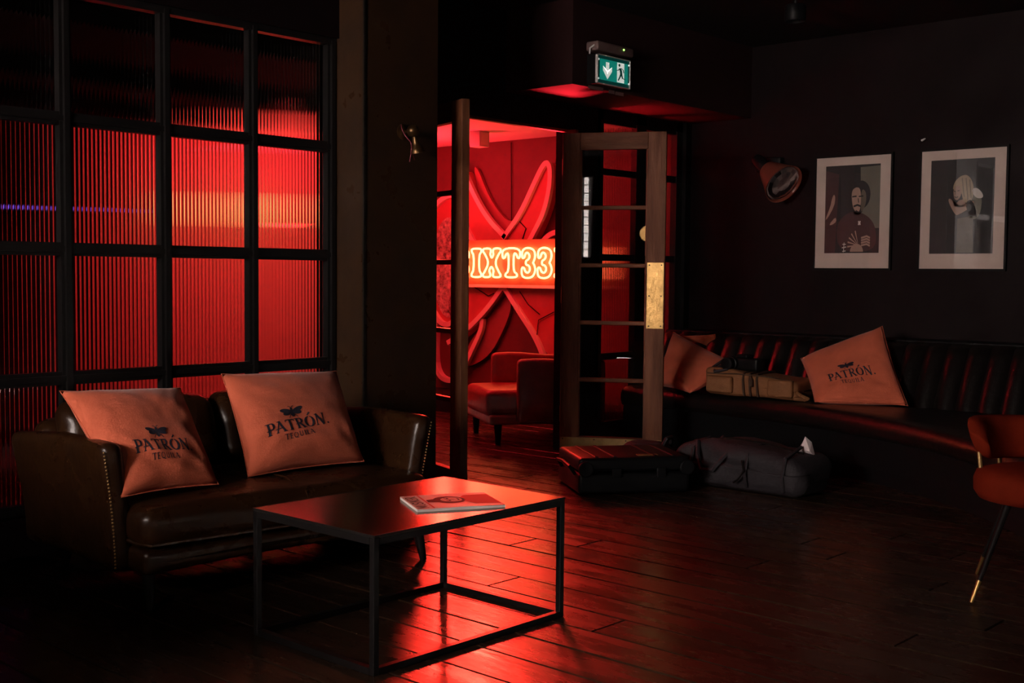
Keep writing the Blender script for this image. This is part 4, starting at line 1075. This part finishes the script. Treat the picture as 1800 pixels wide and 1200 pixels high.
# local +x = facing, near side is local +y?  (facing left of picture, camera on its left hand side)
def aw(q, t): return (q.x + noise.noise(q * 6) * .006, q.y, q.z + .012 * (1 - t.x ** 2) * (1 - t.y ** 2) * (t.z > 0))
Y1 = -.02   # near side panel sits just inside the front leg line
MB().rbox((-.28, -.33, .27), (.66, .62, .18), .045, 8, aw).obj('seat_cushion', m_redlea, ac, 'all')
MB().rbox((-.30, -.33, .165), (.66, .66, .07), .02, 4).obj('seat_rail', m_redlea, ac, 'all')
for yy in (-.665, .01):
    MB().rbox((-.46, yy, .35), (.62, .07, .43), .03, 6, lambda q, t: (q.x, q.y, q.z + .01 * math.sin(q.x * 9))).obj('side_panel', m_redlea, ac, 'all')
MB().rbox((-.72, -.33, .38), (.12, .62, .50), .045, 6).obj('backrest', m_redlea, ac, 'all')
for xx in (-.03, -.68):
    for yy in (-.02, -.62):
        MB().tube([(xx, yy, .135), (xx, yy, 0)], [.028, .018], 10).obj('leg', m_frame, ac, True)
# low dark plinth below the mural, ceiling box
MB().box((6.9, YD + .3, 0), (XR, YB, .14)).obj('baseboard_mural', m_wall, kind='structure')
cb = at_z(845, 234, ZS)
cbx = thing('ceiling_speaker', 'square pale box fixed under the ceiling of the red room', 'speaker', (6.3, 6.3, ZS))
pc = at_z(843, 232, ZS); cbx.location = (pc.x, pc.y, ZS + .003)
MB().rbox((0, 0, -.06), (.11, .11, .12), .006, 2).obj('body', m_white, cbx, True)
MB().box((-.04, -.058, -.11), (.04, -.054, -.012)).obj('grille', m_artband, cbx)

# warm lamp and blue strip glimpsed through the reeded glass
wl = at_y(520, 385, 7.7)
gl = thing('globe_lamp', 'warm glowing wall globe blurred behind the reeded glass window', 'lamp', (5.72, YB, 1.62))
MB().lathe([(.05, 0), (.05, .02), (.02, .03), (.02, .07)], 16, Matrix.Rotation(PI / 2, 4, 'X')).obj('wall_plate', m_brassd, gl, True)
MB().lathe([(0, -.14)] + [(.14 * math.sin(PI * i / 10), -.14 * math.cos(PI * i / 10)) for i in range(1, 10)] + [(0, .14)], 20, Matrix.Translation((0, -.20, 0))).obj('globe', m_warm, gl, True)
# warm lamp on the bar side of the room, seen only as a glow in the door glass
bl_ = thing('bar_lamp', 'warm globe lamp on a slim brass floor stem by the end wall', 'lamp', (-1.25, 1.30, 0))
MB().lathe([(.12, 0), (.12, .015), (.02, .03)], 20).obj('base', m_bronze, bl_, True)
MB().tube([(0, 0, .02), (0, 0, 1.58)], .011, 8).obj('stem', m_bronze, bl_, True)
MB().lathe([(0, -.10)] + [(.10 * math.sin(PI * i / 10), -.10 * math.cos(PI * i / 10)) for i in range(1, 10)] + [(0, .10)], 20, Matrix.Translation((0, 0, 1.67))).obj('globe', mat('bar_lamp_globe', (.9, .8, .6), .4, emit=(1, .5, .16), estr=38), bl_, True)

vy = YB - .25
va, vb = at_y(-40, 363, vy), at_y(70, 366, vy)
vs_ = thing('led_strip', 'thin violet light strip blurred behind the leftmost reeded panes', 'light strip', (va.x, vy, va.z))
MB().box((0, -.03, -.012), (vb.x - va.x, 0, .024)).obj('channel', m_black, vs_)
MB().box((.01, -.034, -.006), (vb.x - va.x - .01, -.03, .018)).obj('diffuser', m_purple, vs_)
